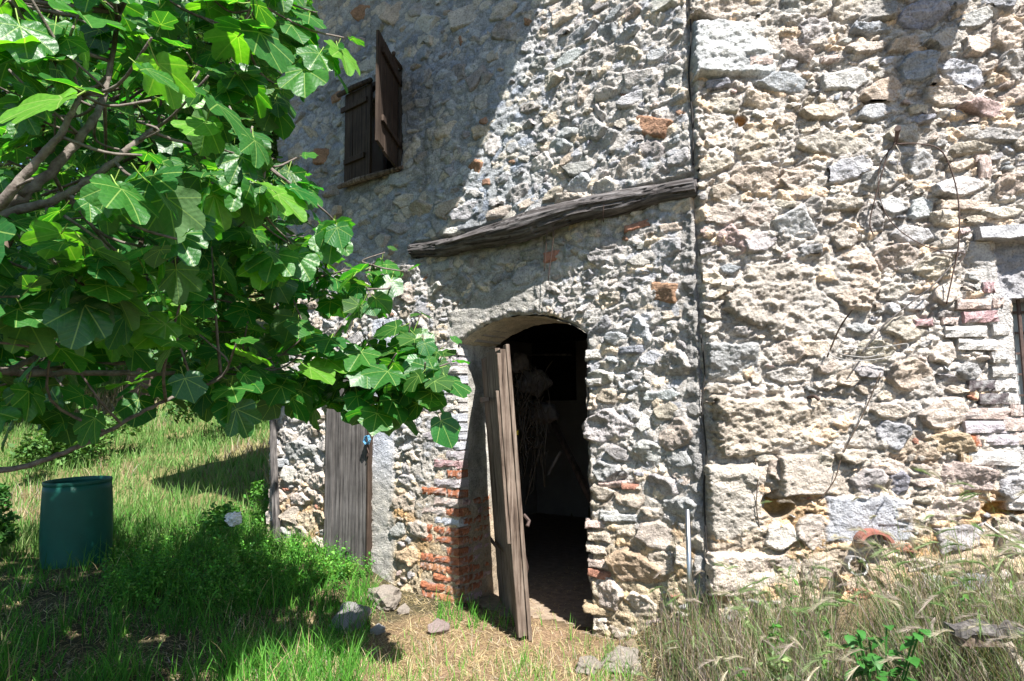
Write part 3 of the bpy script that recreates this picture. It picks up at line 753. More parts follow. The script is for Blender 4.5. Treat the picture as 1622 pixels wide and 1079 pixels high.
# ---------------- the open arched-doorway leaf
near = atZ(829, 1019, 0.0); far = atY(791, 955, near.y + .98); far.z = 0
dv = far - near; leafL = .98
dl = empty('open_door_leaf', far); dl.rotation_euler = (0, 0, math.atan2(-dv.y, -dv.x))
tag(dl, 'weathered wooden door leaf standing open outward in the arched doorway', 'door')
lean = -.07
def dmap(x, y, z): return (x, y + lean * z, z + .004 * 0)
print('leaf', near, far)
topf = lambda x: 1.86 + .05 * math.sin(x / leafL * math.pi) + .02
plankset(dl, dmap, 0, leafL, .03, 1.9, 4, .035, M_LEAFWOOD, topfn=topf)
def leafbox(x0, x1, y0, y1, z0, z1, name, mat, seg=10):
    m = MB(); L = []
    for q_ in range(seg + 1):
        z = z0 + (z1 - z0) * q_ / seg; e = random.uniform(-.004, .004)
        L += [dmap(x0 + e, y0, z), dmap(x1 + e, y0, z), dmap(x1 + e, y1, z), dmap(x0 + e, y1, z)]
    F = [(q_*4+i, q_*4+(i+1)%4, q_*4+4+(i+1)%4, q_*4+4+i) for q_ in range(seg) for i in range(4)] + [(3, 2, 1, 0), (seg*4, seg*4+1, seg*4+2, seg*4+3)]
    m.add(L, F); return m.build(name, mat, dl, bevel=.003)
leafbox(leafL - .10, leafL + .012, .036, .062, .01, 1.93, 'stile', M_LEAFWOOD)
leafbox(leafL - .09, leafL + .004, -.027, -.001, .03, 1.87, 'stile', M_LEAFWOOD)
leafbox(leafL - .07, leafL - .01, -.05, -.028, .62, 1.62, 'edge_strip', M_LEAFWOOD)
leafbox(0, .09, .036, .06, .02, 1.86, 'stile', M_LEAFWOOD)
for z in (.25, .95, 1.65):
    leafbox(.09, leafL - .10, .036, .058, z, z + .10, 'cross_rail', M_LEAFWOOD, 2)
m = MB(); m.tube([dmap(leafL - .05, .08, .80), dmap(leafL - .03, .11, .76), dmap(leafL - .01, .09, .73)], .012, 6); m.tube([dmap(leafL - .2, .07, .62), dmap(leafL - .3, .12, .4), dmap(leafL - .34, .09, .25)], .012, 6)
m.build('bolt', M_IRON, dl)
# ================================================================== RIGHT BUILDING
house = empty('stone_house', WR.w(0, 0, 0), WR.t)
tag(house, 'stone house wall on the right with large squared corner blocks and barred window', 'building')
RWx1 = 3.0
RW = Wall(WR, -.02, RWx1, -.12, 4.35, .0070, 202, house)
RY = -.045                                                       # this face stands a little proud of the barn
X, Z = RW.X, RW.Z
wl0 = WR.hit(1600, 560); wt = WR.hit(1605, 474)[1]; wb = WR.hit(1605, 712)[1]
wrx0, wrx1 = wl0[0], wl0[0] + .85
RW.rid = 1 - np.abs(fbm(X * 26, Z * 30, 3, 72)) * 2
M = .014 * fbm(X * 2.6, Z * 2.6, 3, 15) + .011 * RW.R1 + .009 * (RW.pit - .45) + .006 * RW.R3 + .022 * RW.rub - .006 + .012 * RW.ter + .006 * RW.rid
M = M - RY
wob = .010 * RW.w1
edge = X - .012 - wob
M = M - .09 * sst(-edge, -.03, .02)
lt0 = WR.hit(1537, 386); lt1 = WR.hit(1537, 366)                # lintel
rec_l = WR.hit(1572, 420)[0]
winr = np.minimum(np.minimum(X - wrx0, wrx1 - X), np.minimum(Z - wb, wt - Z)) 
rec = np.minimum(np.minimum(X - rec_l - .04 * (Z < wt) , wrx1 + .02 - X), np.minimum(Z - wt + .02, lt0[1] + .01 - Z))
M = M - .05 * sst(rec, -.01, .03)
sm = sst(rec, -.02, .02); M = M
M = (M + RY) * .85 - RY
RW.M = M
RW.open = winr > 0
hol = WR.hit(1228, 797); holm = sst(-np.hypot((X - hol[0]) / .095, (Z - hol[1]) / .075) - .12 * RW.w1, -1.05, -.75)
RW.M = RW.M - .13 * holm
hl2 = WR.hit(1172, 194); h2m = sst(-np.hypot((X - hl2[0]) / .04, (Z - hl2[1]) / .035) - .15 * RW.w1, -1.1, -.6); RW.M = RW.M - .04 * h2m
hl3 = WR.hit(1590, 805); h3m = sst(-np.hypot((X - hl3[0]) / .12, (Z - hl3[1]) / .045) - .15 * RW.w2, -1.1, -.7); RW.M = RW.M - .08 * h3m
jamb_ = sst(-np.abs(X - (wrx0 - .045) + .10 * sst(Z, wt - .2, wt + .35)), -.065, -.04) * (Z > wb - .35) * (Z < lt0[1])
RW.M = RW.M * (1 - .75 * jamb_) + .75 * jamb_ * (-RY + .012)
RW.occ |= RW.open | (winr > -.03) | (holm > .3) | (h2m > .3) | (h3m > .4) | (jamb_ > .4) | (rec > 0) | (edge < .0)
RW.occ |= (X > lt0[0] - .01) & (Z > lt0[1] - .01) & (Z < lt1[1] + .02)
cem = WR.hit(1372, 826); cemm = sst(-np.maximum(np.abs(X - cem[0]) / .25, np.abs(Z - cem[1] - .02) / .135) - .10 * RW.w1, -1.0, -.85)
RW.M = RW.M * (1 - .8 * cemm) + .8 * cemm * (-RY + .02 + .004 * RW.R1 - .006 * (RW.pit < .15)); RW.occ |= cemm > .4
# bricks by the window
bz0 = WR.hit(1560, 735)[1]; bz1 = WR.hit(1560, 455)[1]
bricks_R = [(1566,725,82,22,'whitew'),(1522,727,18,20,'tan_'),(1578,696,50,18,'lilac'),(1608,694,34,20,'pinkw'),(1530,697,30,20,'red'),(1552,676,66,20,'lilac'),(1600,672,40,20,'pinkw'),
    (1555,655,74,18,'pinkw'),(1600,650,20,18,'pinkw'),(1548,612,42,18,'burnt'),(1585,612,36,18,'whitew'),(1566,632,46,18,'burnt'),(1596,632,22,18,'whitew'),
    (1543,547,66,18,'whitew'),(1577,567,30,18,'whitew'),(1582,590,40,18,'whitew'),(1522,527,64,18,'whitew'),(1576,524,26,18,'whitew'),(1545,504,54,18,'purple'),(1498,510,24,12,'pinkw'),
    (1534,484,52,16,'pinkw'),(1572,482,18,16,'pinkw'),(1558,458,18,18,'purple'),(1455,513,32,12,'purple'),(1552,272,18,32,'pinkw'),(1548,256,22,12,'pinkw'),(1203,104,36,15,'pinkw'),(1310,100,30,10,'pinkw')]
COLS['tan_'] = (.40, .30, .2)
for (bx, by, bw_, bh_, cn) in bricks_R:
    x0, z0 = WR.hit(bx - bw_ / 2, by); x1, _ = WR.hit(bx + bw_ / 2, by); _, za = WR.hit(bx, by - bh_ / 2); _, zb = WR.hit(bx, by + bh_ / 2)
    i0, j0 = RW.ij(x0 - .005, zb - .006); i1, j1 = RW.ij(x1 + .005, za + .006)
    RW.occ[max(j0, 0):j1, max(i0, 0):i1] = True
    RW.M[max(j0, 0):j1, max(i0, 0):i1] = np.minimum(RW.M[max(j0, 0):j1, max(i0, 0):i1], -RY + .016)
    b_ = brick(house, (x0 + x1) / 2, RY - random.uniform(.022, .034), (za + zb) / 2, x1 - x0 - .003, za - zb - .004, .1, cn)
P0 = .045
H = lambda a, *r, **k: RW.hand(a[0], a[1], a[2], a[3], a[4], a[5], a[6] + P0, a[7], a[8], **k)
for a in [
    (1246,676,256,96,0,'tan',.05,1.5,4),(1163,797,90,138,1,'tan',.055,.9,4),(1192,906,146,74,0,'tan',.05,1.0,4),(1164,82,132,96,-2,'blue',.05,1.2,4),
    (1158,18,120,40,3,'cream',.03,1.3,6),(1255,362,62,54,25,'blue',.045,.25,4),(1240,138,78,34,-5,'blue',.04,.5,6),
    (1310,234,118,36,-6,'cream',.05,.9,6),(1385,182,60,26,0,'blue',.03,.4,6),(1562,178,92,26,-12,'pink',.045,.6,6),(1500,160,80,34,-12,'tan',.05,.9,6),
    (1528,240,64,22,-4,'cream',.05,.6,6),(1560,218,110,24,-12,'grey',.03,1.0,6),(1240,470,220,130,0,'tan',.035,1.9,7),(1340,440,90,110,0,'tan',.03,1.9,7),
    (1160,575,90,66,0,'grey',.045,1.0,4),(1240,560,60,44,0,'tan',.04,.8,6),(1290,553,66,36,0,'tan',.03,.8,6),(1245,596,70,28,0,'grey',.035,.8,6),(1196,600,20,20,0,'tan',.03,.5,6),
    (1405,651,56,32,-4,'cream',.06,.4,6),(1492,655,78,46,15,'cream',.06,.7,6),(1443,598,70,60,0,'tan',.05,1.2,7),(1410,690,60,46,0,'slate',.04,.9,6),(1520,756,96,56,8,'pink',.05,.6,6),
    (1500,703,80,38,-4,'ochre',.045,1.0,6),(1282,752,116,62,0,'tan',.06,.9,4),(1375,762,56,44,0,'grey',.04,.9,6),(1400,740,50,30,0,'cream',.03,.6,6),(1418,765,34,52,0,'slate',.03,.5,6),
    (1232,846,58,50,5,'cream',.05,.8,6),(1287,843,62,66,0,'tan',.05,1.3,6),(1240,742,46,38,0,'tan',.045,1.1,6),(1210,725,36,14,0,'cream',.03,.5,6),(1305,728,30,22,0,'cream',.04,.7,6),
    (1350,722,46,22,0,'cream',.05,.9,6),(1425,810,30,24,0,'cream',.04,.6,6),(1455,790,30,14,0,'cream',.04,.5,6),(1600,770,60,36,10,'blue',.05,.8,6),(1600,850,50,50,0,'cream',.05,.8,6),
    (1335,380,50,40,10,'tan',.05,1.4,6),(1200,230,80,60,0,'tan',.025,1.9,7),(1130,215,50,60,0,'cream',.03,1.6,7),(1290,60,60,50,10,'grey',.03,1.4,6),(1380,25,70,40,0,'grey',.04,1,6),
    (1460,30,80,46,10,'slate',.06,.8,6),(1450,110,70,50,-5,'slate',.05,.8,6),(1545,80,60,36,20,'cream',.05,.9,6),(1590,60,56,50,0,'tan',.05,1.2,6),(1600,110,44,50,0,'grey',.05,1,6),
    (1340,20,60,40,0,'tan',.04,1.2,6),(1290,20,40,30,10,'cream',.03,.8,6),(1250,20,36,50,0,'grey',.03,1,6),(1385,290,60,40,0,'grey',.04,1.2,6),(1270,290,80,60,0,'tan',.03,1.8,7),
    (1455,265,50,36,0,'blue',.03,.6,6),(1455,335,46,36,0,'blue',.03,.6,6),(1490,350,50,30,-10,'cream',.045,.8,6),(1440,375,60,30,-10,'blue',.04,.5,6),(1375,350,40,50,0,'grey',.04,1,6),
    (1410,415,70,46,0,'tan',.05,1.2,6),(1470,430,60,40,0,'cream',.05,1.2,6),(1520,330,90,18,-3,'tan',.05,.7,4),(1590,300,60,40,0,'tan',.05,1.1,6),(1575,340,70,20,-4,'cream',.05,.8,6),
    (1145,310,50,30,0,'tan',.03,.6,6),(1145,345,60,40,0,'tan',.035,.9,6),(1160,385,56,46,0,'pink',.035,.8,6),(1200,345,46,40,0,'tan',.04,.9,6),(1200,385,60,40,10,'grey',.04,.9,6),
    (1230,328,60,14,-8,'cream',.04,.5,6),(1285,330,30,30,0,'grey',.04,1,6),(1430,520,70,40,0,'tan',.045,1.2,6),(1380,560,60,40,0,'cream',.04,.9,6),(1490,470,50,30,0,'tan',.045,1,6),
    (1490,560,44,40,0,'cream',.04,1,6),(1530,590,36,28,0,'grey',.04,.9,6),(1340,600,40,34,0,'tan',.05,1,6),(1370,590,50,24,0,'grey',.05,.9,6),(1610,230,40,30,0,'cream',.05,.9,6),
    (1300,905,90,50,0,'tan',.04,1.1,6),(1400,900,60,40,0,'ochre',.03,.9,6),(1250,895,50,34,0,'tan',.03,.9,6),
]: H(a)
def pickR(x, z):
    r = random.random(); low = z < 1.7
    if low: k = 'tan' if r < .36 else 'cream' if r < .62 else 'ochre' if r < .72 else 'grey' if r < .9 else 'slate' if r < .95 else 'brick'
    else: k = 'cream' if r < .28 else 'tan' if r < .48 else 'grey' if r < .72 else 'blue' if r < .85 else 'white' if r < .93 else 'slate' if r < .97 else 'pink'
    return PAL[k], 1.25
one = lambda x, z: 1
RW.fill(1800, .10, .19, lambda x, z: .9, pickR, (.025 + P0, .055 + P0), (.4, .9), asp=(.35, .6), angs=.22)
RW.fill(2500, .07, .13, lambda x, z: .8, pickR, (.02 + P0, .055 + P0), asp=(.35, .65), angs=.25)
RW.fill(7000, .035, .075, one, pickR, (.015 + P0, .045 + P0), asp=(.3, .7), angs=.35)
RW.fill(12000, .02, .038, one, pickR, (.005 + P0, .03 + P0), asp=(.35, .9), angs=.6)
wz = lambda c: c[4] / max(.1, (Vector((WR.w(RW.X[c[1]].mean(), 0, RW.Z[c[1]].mean()))) - CAM).length) ** 2
RW.M = RW.M - .022 * RW.carve
RW.flush_(296, M_STONE, wz)
mc = np.zeros(X.shape + (3,)); mc[:] = (.44, .41, .378)
low = sst(-Z, -1.5, -.5)[..., None]; mc = mc * (1 - low) + np.array((.44, .365, .285)) * low
och = (sst(fbm(X * 3.2, Z * 3.2, 4, 53), .2, .6) * sst(-Z, -1.7, -.7))[..., None]; mc = mc * (1 - .7 * och) + np.array((.44, .27, .12)) * .7 * och
mc = mc * (.78 + .42 * RW.rubc * (RW.rub > .3) + .08)[..., None] * (1 + .13 * RW.R1)[..., None]
rc = RW.rubc[..., None]; mc = np.where((rc > .86) & (RW.rub[..., None] > .3), mc * np.array((1.18, 1.0, .82)), mc)
for msk, cc in ((holm, (.44, .27, .10)), (h2m, (.40, .20, .07)), (h3m, (.46, .25, .07)), (cemm, (.33, .34, .37)), (jamb_, (.47, .455, .44)), (sm * (rec > -.01), (.33, .33, .35))):
    k = np.clip(msk, 0, 1)[..., None]; mc = mc * (1 - k) + np.array(cc) * (1 + .1 * RW.R1)[..., None] * k
q = np.ones((RW.nz - 1, RW.nx - 1), bool)
op = RW.open; q &= ~(op[:-1, :-1] | op[1:, 1:] | op[:-1, 1:] | op[1:, :-1])
hd = RW.hide; q &= ~(hd[:-1, :-1] & hd[1:, 1:] & hd[:-1, 1:] & hd[1:, :-1])
V, F, Cc = RW.patch((slice(0, RW.nz), slice(0, RW.nx)), RW.M, q, mc)
link('mortar', mesh_np('mortar', V, F, M_MORT, Cc), house)
# body
cb = MB(); hb0, hb1 = .16, 6.0
cb.box(0.03, wrx0 - .005, .20, .5, -.3, 6.0); cb.box(wrx0 - .005, wrx1 + .01, .20, .5, -.3, wb - .005); cb.box(wrx0 - .005, wrx1 + .01, .20, .5, wt + .005, 6.0)
cb.box(wrx1 + .01, hb1, .03, .5, -.3, 6.0); cb.box(.28, hb1, 4.3, 4.6, -.3, 6.0); cb.box(hb1, hb1 + .3, .5, 4.3, -.3, 6.0)
cb.build('wall_core', bpy.data.materials['inner_limewash'], house)
uw = MB(); uw.box(0.0, hb1, -.03, .029, 4.34, 6.0); uw.box(RWx1 - .002, hb1, -.03, .029, -.3, 4.34)
uw.build('wall_face', bpy.data.materials['outer_stone_render'], house)
rf = MB(); rf.add([(-.05, -.25, 6.0), (6.4, -.25, 6.0), (6.4, 2.3, 7.2), (-.05, 2.3, 7.2), (-.05, 5.0, 6.0), (6.4, 5.0, 6.0)], [(0, 1, 2, 3), (3, 2, 5, 4)])
rf.add([(-.05, -.25, 6.08), (6.4, -.25, 6.08), (6.4, 2.3, 7.28), (-.05, 2.3, 7.28), (-.05, 5.0, 6.08), (6.4, 5.0, 6.08)], [(0, 1, 2, 3), (3, 2, 5, 4)])
rf.build('roof', M_TILE, house)
# added board out of view, outlined to throw the pointed shade on the wall
ZC = 4.7; kn = -SUN.dot(WR.ay); shx = -SUN.dot(WR.ax) / kn; dnz = SUN.z / kn
def cast(px, py):
    x, z = WR.hit(px, py, RY); p = (ZC - z) / dnz; return (x - shx * p, RY - p)
c1 = cast(1432, 292); c2 = cast(1402, 180); c3 = cast(1390, 0); c4 = cast(1534, 0); c5 = cast(1475, 160)
c3b = (c3[0] + (c3[0] - c2[0]) * 1.0, .0); c4b = (c4[0] + (c4[0] - c5[0]) * .9, .0)
pts = [c1, c2, c3, (c3[0] + .02, -.02), (c4[0] + .1, -.02), c4, c5]
m = MB(); n_ = len(pts); Vt = [(x, y, ZC) for x, y in pts] + [(x, y, ZC + .04) for x, y in pts]
m.add(Vt, [tuple(range(n_))[::-1], tuple(range(n_, 2 * n_))] + [(i, (i + 1) % n_, n_ + (i + 1) % n_, n_ + i) for i in range(n_)])
m.build('shade_caster_board', M_DARKWOOD, house)
# window at the right edge: recess, lintel, glass, bars
m = MB(); r0 = wrx0; d_ = .22
house_rev = panel('reveal', WR, (wrx0, RY - .01, wb), (0, d_, 0), (0, 0, wt - wb), (1, 0, 0), .012, .004, (.45, .44, .45), M_PLAST, house, 14)
panel('reveal', WR, (wrx0, RY - .0, wt), (wrx1 - wrx0, 0, 0), (0, d_, 0), (0, 0, -1), .02, .003, (.36, .35, .36), M_PLAST, house, 15)
m = MB(); m.box(wrx0, wrx1, d_ - .06, d_ - .055, wb, wt); m.build('window_pane', M_GLASS, house)
m = MB()
for k in range(7):
    z = wb + (wt - wb) * (k + .5) / 7; m.box(wrx0, wrx1, d_ - .10, d_ - .088, z - .006, z + .006)
for k in range(6):
    x = wrx0 + .08 + k * .14; m.tube([(x, RY + .07, wb), (x, RY + .07, wt)], .011, 6)
m.build('window_grille', M_IRON, house)
x0, z0 = lt0; m = MB()
n = 16; xs = [x0 + 1.2 * i / n for i in range(n + 1)]; V = []
for x in xs:
    e = .006 * float(vn(np.array([x * 9]), np.array([0.0]), 4)[0]); e2 = .006 * float(vn(np.array([x * 12]), np.array([3.0]), 5)[0])
    V += [(x, RY - .085 + e, lt0[1] + e2), (x, RY - .075 + e2, lt1[1] + e), (x, .03, lt1[1] + e), (x, .03, lt0[1] + e2)]
m.add(V, [(i*4+j, (i+1)*4+j, (i+1)*4+(j+1)%4, i*4+(j+1)%4) for i in range(n) for j in range(4)] + [(0, 1, 2, 3)])
lo = m.build('lintel_stone', M_PLAST, house); at = lo.data.color_attributes.new('Col', 'FLOAT_COLOR', 'POINT')
for d in at.data: d.color = (.33, .335, .35, 1)

# ---------------- iron wires on the wall (hanging from a spike)
def onR(px, py, y=-.10):
    x, z = WR.hit(px, py, RY + y); return WR.w(x, RY + y, z)
def onL(px, py, y=-.05):
    x, z = WL.hit(px, py, y); return WL.w(x, y, z)
def wire(name, pts, r, mat, label, cat='wire', n=6, sub=8, parent=None):
    m = MB(); m.tube(bez(pts, sub), r, n); o = m.build(name, mat, parent, True)
    if label: tag(o, label, cat)
    return o
m = MB(); m.tube([onR(1418, 232, .05), onR(1422, 205, -.22)], [.010, .013], 8); m.tube([onR(1422, 206, -.215), onR(1422, 203, -.235)], .018, 8)
tag(m.build('iron_spike', M_IRON), 'rusty iron spike sticking out of the right wall with a wire loop on it', 'spike')
wire('wire_loop', [onR(1420,228,-.12), onR(1455,228,-.14), onR(1490,238,-.15), onR(1510,280,-.13), onR(1519,330,-.12), onR(1518,390,-.10), onR(1508,440,-.07), onR(1499,482,-.06)], .0042, M_IRON,
     'long rusty wire arching right from the iron spike and hanging down beside the bricks')
wire('wire_loop', [onR(1418,226,-.12), onR(1394,262,-.13), onR(1393,310,-.10), onR(1412,352,-.10), onR(1450,382,-.10), onR(1490,398,-.09), onR(1527,402,-.08), onR(1518,418,-.08)], .003, M_IRON,
     'thin rusty wire hanging in an open loop below the iron spike')
wire('thin_wire', [onR(1419,230,-.13), onR(1426,245,-.14), onR(1421,262,-.13), onR(1424,275,-.12)], .003, M_PALEWOOD, 'short pale string end dangling from the iron spike')
wire('thin_wire', [onR(1408,236,-.10), onR(1390,300,-.07), onR(1378,350,-.05), onR(1383,372,-.05)], .004, M_IRON, 'dark twisted wire hanging left of the wire loop')
wire('dry_vine', [onR(1522,404,-.06), onR(1480,450,-.07), onR(1440,482,-.07), onR(1395,520,-.08), onR(1365,560,-.12)], .0045, M_GREYWOOD, 'dry grey vine stem running diagonally down the right wall', 'vine')
wire('bent_twig', [onR(1310,566,-.05), onR(1330,520,-.12), onR(1352,488,-.20)], .005, M_BARKD, 'short dark twig jutting from the wall left of the wire coil', 'twig')
wire('wire_coil', [onR(1312,545,-.08), onR(1316,562,-.12), onR(1345,571,-.16), onR(1390,569,-.17), onR(1430,558,-.14), onR(1437,545,-.12), onR(1410,548,-.10), onR(1370,552,-.10), onR(1340,550,-.10), onR(1330,560,-.1), onR(1370,566,-.12), onR(1400,560,-.1)], .003, M_PIPE,
     'grey loops of wire sagging from the middle of the right wall')
wire('dry_vine', [onR(1395,590,-.05), onR(1370,650,-.05), onR(1335,720,-.04), onR(1322,760,-.04), onR(1300,790,-.03)], .0035, M_BARKD, 'thin dark vine stem hanging over the cream stones above the cement patch', 'vine')
wire('iron_stub', [onR(1280,630,.02), onR(1290,628,-.06), onR(1298,634,-.07)], .011, M_IRON, 'short rusty iron stub sticking out above the largest rough block', 'stub')
wire('bent_twig', [onR(1196,725,-.02), onR(1200,760,-.05), onR(1198,800,-.04), onR(1203,835,-.02)], .003, M_BARKD, 'thin dry twig hanging in front of the upright corner block', 'twig')
for i, (a, b, c) in enumerate([((867,335), (866,375), (862,430)), ((873,333), (877,370), (868,445)), ((958,318), (955,335), (956,352))]):
    wire('thin_wire', [onL(*a, -.14), onL(*b, -.13), onL(*c, -.08)], .0035, M_IRON, ['left strand of thin wire hanging over the charred beam above the door', 'right strand of thin wire hanging over the charred beam above the door', 'short wire wrapped on the right half of the charred beam'][i])
# dark strips standing in for the shadowed gap between the two buildings
wire('gap_strip', [onL(1091,-60,-.01), onL(1094,60,-.012), onL(1091,120,-.012), onL(1097,190,-.01), onL(1098,262,-.01)], .006, M_GAP, 'dark strip standing for the shadowed gap between the two buildings above the beam', 'gap_strip')
wire('gap_strip', [onL(1110,530,-.02), onL(1116,590,-.02), onL(1112,640,-.02), onL(1119,720,-.02), onL(1115,780,-.02), onL(1121,900,-.02), onL(1121,960,-.02)], .005, M_GAP, 'dark strip standing for the shadowed gap beside the squared corner blocks near the ground', 'gap_strip')
# galvanised post
pb = WL.w(WL.hit(1092, 925, -.16)[0], -.16, .1); pt = onL(1089, 808, -.12)
m = MB(); m.tube([pb, pt], .016, 10); m.tube([pt, pt + Vector((0, 0, .004))], [.012, .011], 10)
tag(m.build('metal_pipe', M_GALV, None, True), 'short upright galvanised pipe standing in the grass before the corner', 'pipe')
# terracotta tile arch and the broken pipe end by the cement patch
tb = onR(1380, 860, -.03)
m = MB(); R0, R1_ = .078, .096; n = 14; V = []
for y in (.06, -.10):
    for rr_ in (R0, R1_):
        for k in range(n + 1):
            t = math.pi * (.08 + .84 * k / n); V.append((rr_ * math.cos(t), y, rr_ * .85 * math.sin(t)))
q_ = n + 1
F = [(k, k+1, 2*q_+k+1, 2*q_+k) for k in range(n)] + [(q_+k, 3*q_+k, 3*q_+k+1, q_+k+1) for k in range(n)] + [(2*q_+k, 2*q_+k+1, 3*q_+k+1, 3*q_+k) for k in range(n)]
m.add(V, F); o = tag(m.build('clay_pipe_rim', M_TERRA, None), 'broken red clay drain rim set in the cement patch near the ground', 'drain pipe'); o.location = tb; o.rotation_euler = (0, 0, WR.t)
m = MB(); m.box(-.09, .10, -.02, .02, -.09, -.0); o = tag(m.build('stone_chip', M_DARK), 'dark hollow block behind the red clay drain rim', 'block'); o.location = tb + Vector((0, .05, .0)); o.rotation_euler = (0, 0, WR.t)
pc = onR(1356, 896, -.30)
m = MB(); n = 18; V = []
for y, R0 in ((-.10, .050), (.22, .050), (.22, .040), (-.10, .041)):
    for k in range(n):
        t = 2 * math.pi * k / n; jag = .018 * math.sin(3 * t + 1) + .01 * math.sin(7 * t) if y < 0 else 0; V.append((R0 * math.cos(t), y + jag, R0 * math.sin(t)))
F = [(a*n+k, a*n+(k+1)%n, ((a+1)%4)*n+(k+1)%n, ((a+1)%4)*n+k) for a in range(4) for k in range(n)]
m.add(V, F); o = tag(m.build('broken_pipe', M_PIPE), 'jagged grey end of a hollow pipe poking out at the wall foot', 'pipe'); o.location = pc; o.rotation_euler = (D2R(-10), 0, D2R(-20))
# loose rocks
ROCKS = []
def rock(px, py, wpx, hpx, Y, color, label, cat='rock', seed=0, sink=.3, name='rock'):
    import bmesh
    bm = bmesh.new(); bmesh.ops.create_icosphere(bm, subdivisions=4, radius=1); r = random.Random(seed)
    A = [Vector((r.gauss(0, 1), r.gauss(0, 1), r.gauss(0, 1))).normalized() for _ in range(14)]; D = [r.uniform(.55, .9) for _ in A]
    from mathutils import noise as mn
    for v in bm.verts:
        d = v.co.normalized(); t = 1.0
        for a, k in zip(A, D):
            c = d.dot(a)
            if c > 1e-3: t = min(t, k / c)
        t *= 1 + .16 * mn.noise(d * 2.4 + Vector((seed, 0, 0))) + .07 * mn.noise(d * 7) + .03 * mn.noise(d * 18)
        v.co = d * t
    me = bpy.data.meshes.new(name); bm.to_mesh(me); bm.free()
    at = me.color_attributes.new('Col', 'FLOAT_COLOR', 'POINT'); c = PAL[color]
    at.data.foreach_set('color', np.tile([*c, 1], len(me.vertices)).astype(np.float32))
    me.materials.append(M_STONE); o = link(name, me); p = atY(px, py, Y); k = Y / FPX
    o.scale = (wpx / 2 * k, wpx / 2 * k * .8, hpx / 2 * k * 1.15); o['hh'] = hpx / 2 * k; o.location = p; ROCKS.append(o); o.rotation_euler = (r.uniform(-.2, .2), r.uniform(-.2, .2), r.uniform(0, 3))
    tag(o, label, cat); return o
rock(608, 905, 60, 40, 5.3, 'tan', 'grey rounded boulder lying below the grey plank door, behind the flatter one', seed=3)
rock(556, 955, 84, 34, 4.95, 'grey', 'low broad boulder below the grey plank door with dappled light on it', seed=4)
rock(600, 968, 26, 20, 4.75, 'white', 'small pale stone at the right foot of the two boulders', seed=5)
rock(692, 971, 40, 28, 4.75, 'pink', 'single pinkish stone lying on the straw before the brick pier', seed=6)
rock(982, 1030, 84, 30, 4.15, 'cream', 'flat cream stone slab at the doorstep on the right', seed=7)
rock(935, 1034, 56, 24, 4.1, 'tan', 'low tan stone at the middle of the doorstep', seed=8)
rock(1000, 1000, 36, 30, 4.3, 'ochre', 'ochre stone wedged at the foot of the right door jamb', seed=9)
rock(640, 895, 24, 18, 5.2, 'tan', 'small tan stone beside the boulders against the wall foot', seed=10)
# broken board and stake in the right-hand grass
bd = atY(1545, 997, 2.6)
m = MB(); V = []
for i in range(9):
    x = -.09 + .26 * i / 8; e = random.uniform(-.006, .006)
    w1_ = .04 + .01 * math.sin(i * 2.1); V += [(x, -w1_ + e, -.014 + e), (x, w1_ + e, -.014), (x, w1_ + e, .012 + e * 2), (x, -w1_ + e, .010 - e * 2)]
m.add(V, [(i*4+j, i*4+(j+1)%4, i*4+4+(j+1)%4, i*4+4+j) for i in range(8) for j in range(4)] + [(3, 2, 1, 0), (32, 33, 34, 35)])
bt = empty('broken_bench', bd, D2R(-6)); tag(bt, 'broken weathered plank seat half sunk in the grass at lower right', 'bench')
m.build('seat', M_GREYWOOD, bt); m2 = MB(); m2.tube([(.06, -.08, -.02), (.13, -.16, -.20), (.2, -.2, -.40)], [.016, .018, .015], 6); m2.build('leg', M_PALEWOOD, bt)
m2 = MB(); m2.box(-.07, .1, -.02, .05, -.055, -.016); m2.build('rail', M_LEAFWOOD, bt)
wire('bent_stick', [atY(1440,905,3.3), atY(1490,893,3.4), atY(1530,885,3.45)], .007, M_PALEWOOD, 'bleached stick lying in the grass right of the pipe end', 'stick')
wire('bent_stick', [atY(1560,830,3.45), atY(1590,850,3.45), atY(1622,868,3.45)], .008, M_PALEWOOD, 'curved bleached root on the wall foot at the right edge', 'stick')

# ---------------- stake at the far left wall end
m = MB(); p = WL.hit(434, 660); m.tube([WL.w(WL.hit(432, 665, -.05)[0], -.05, WL.hit(432, 665, -.05)[1]), WL.w(WL.hit(441, 800, -.08)[0], -.08, .2)], [.035, .04], 6)
tag(m.build('wooden_stake', M_GREYWOOD), 'rough grey stake leaning on the far left end of the stone wall', 'stake')

# ---------------- things inside the doorway
def inL(px, py, y): x, z = WL.hit(px, py, y); return WL.w(x, y, z)
m = MB()
for k in range(26):
    px = random.uniform(812, 862); py = random.uniform(570, 640); y = random.uniform(.9, 1.2); pts = []
    for j in range(6): pts.append(inL(px + random.uniform(-14, 14), py + j * random.uniform(14, 34), y + random.uniform(-.05, .05)))
    m.tube(bez(pts, 3), .005, 4)
tag(m.build('hanging_rope', M_ROPE, None, True), 'tangle of old ropes and strings hanging just inside the dark doorway', 'rope')
def sack(pts, y, label, seed):
    import bmesh
    bm = bmesh.new(); bmesh.ops.create_icosphere(bm, subdivisions=4, radius=1)
    from mathutils import noise as mn
    p0 = inL(*pts[0], y); sx, sz = pts[1]
    for v in bm.verts:
        d = v.co.copy(); v.co = d * (1 + .35 * mn.noise(d * 1.6 + Vector((seed, 0, 0))) + .12 * mn.noise(d * 5))
        v.co.x *= sx; v.co.y *= sx * .8; v.co.z *= sz
    me = bpy.data.meshes.new('sack'); bm.to_mesh(me); bm.free(); me.materials.append(M_SACK)
    for f in me.polygons: f.use_smooth = True
    o = link('sack', me); o.location = p0; tag(o, label, 'sack')
sack([(846, 606), (.15, .13)], 1.3, 'upper pale crumpled sack hanging inside the dark doorway', 2)
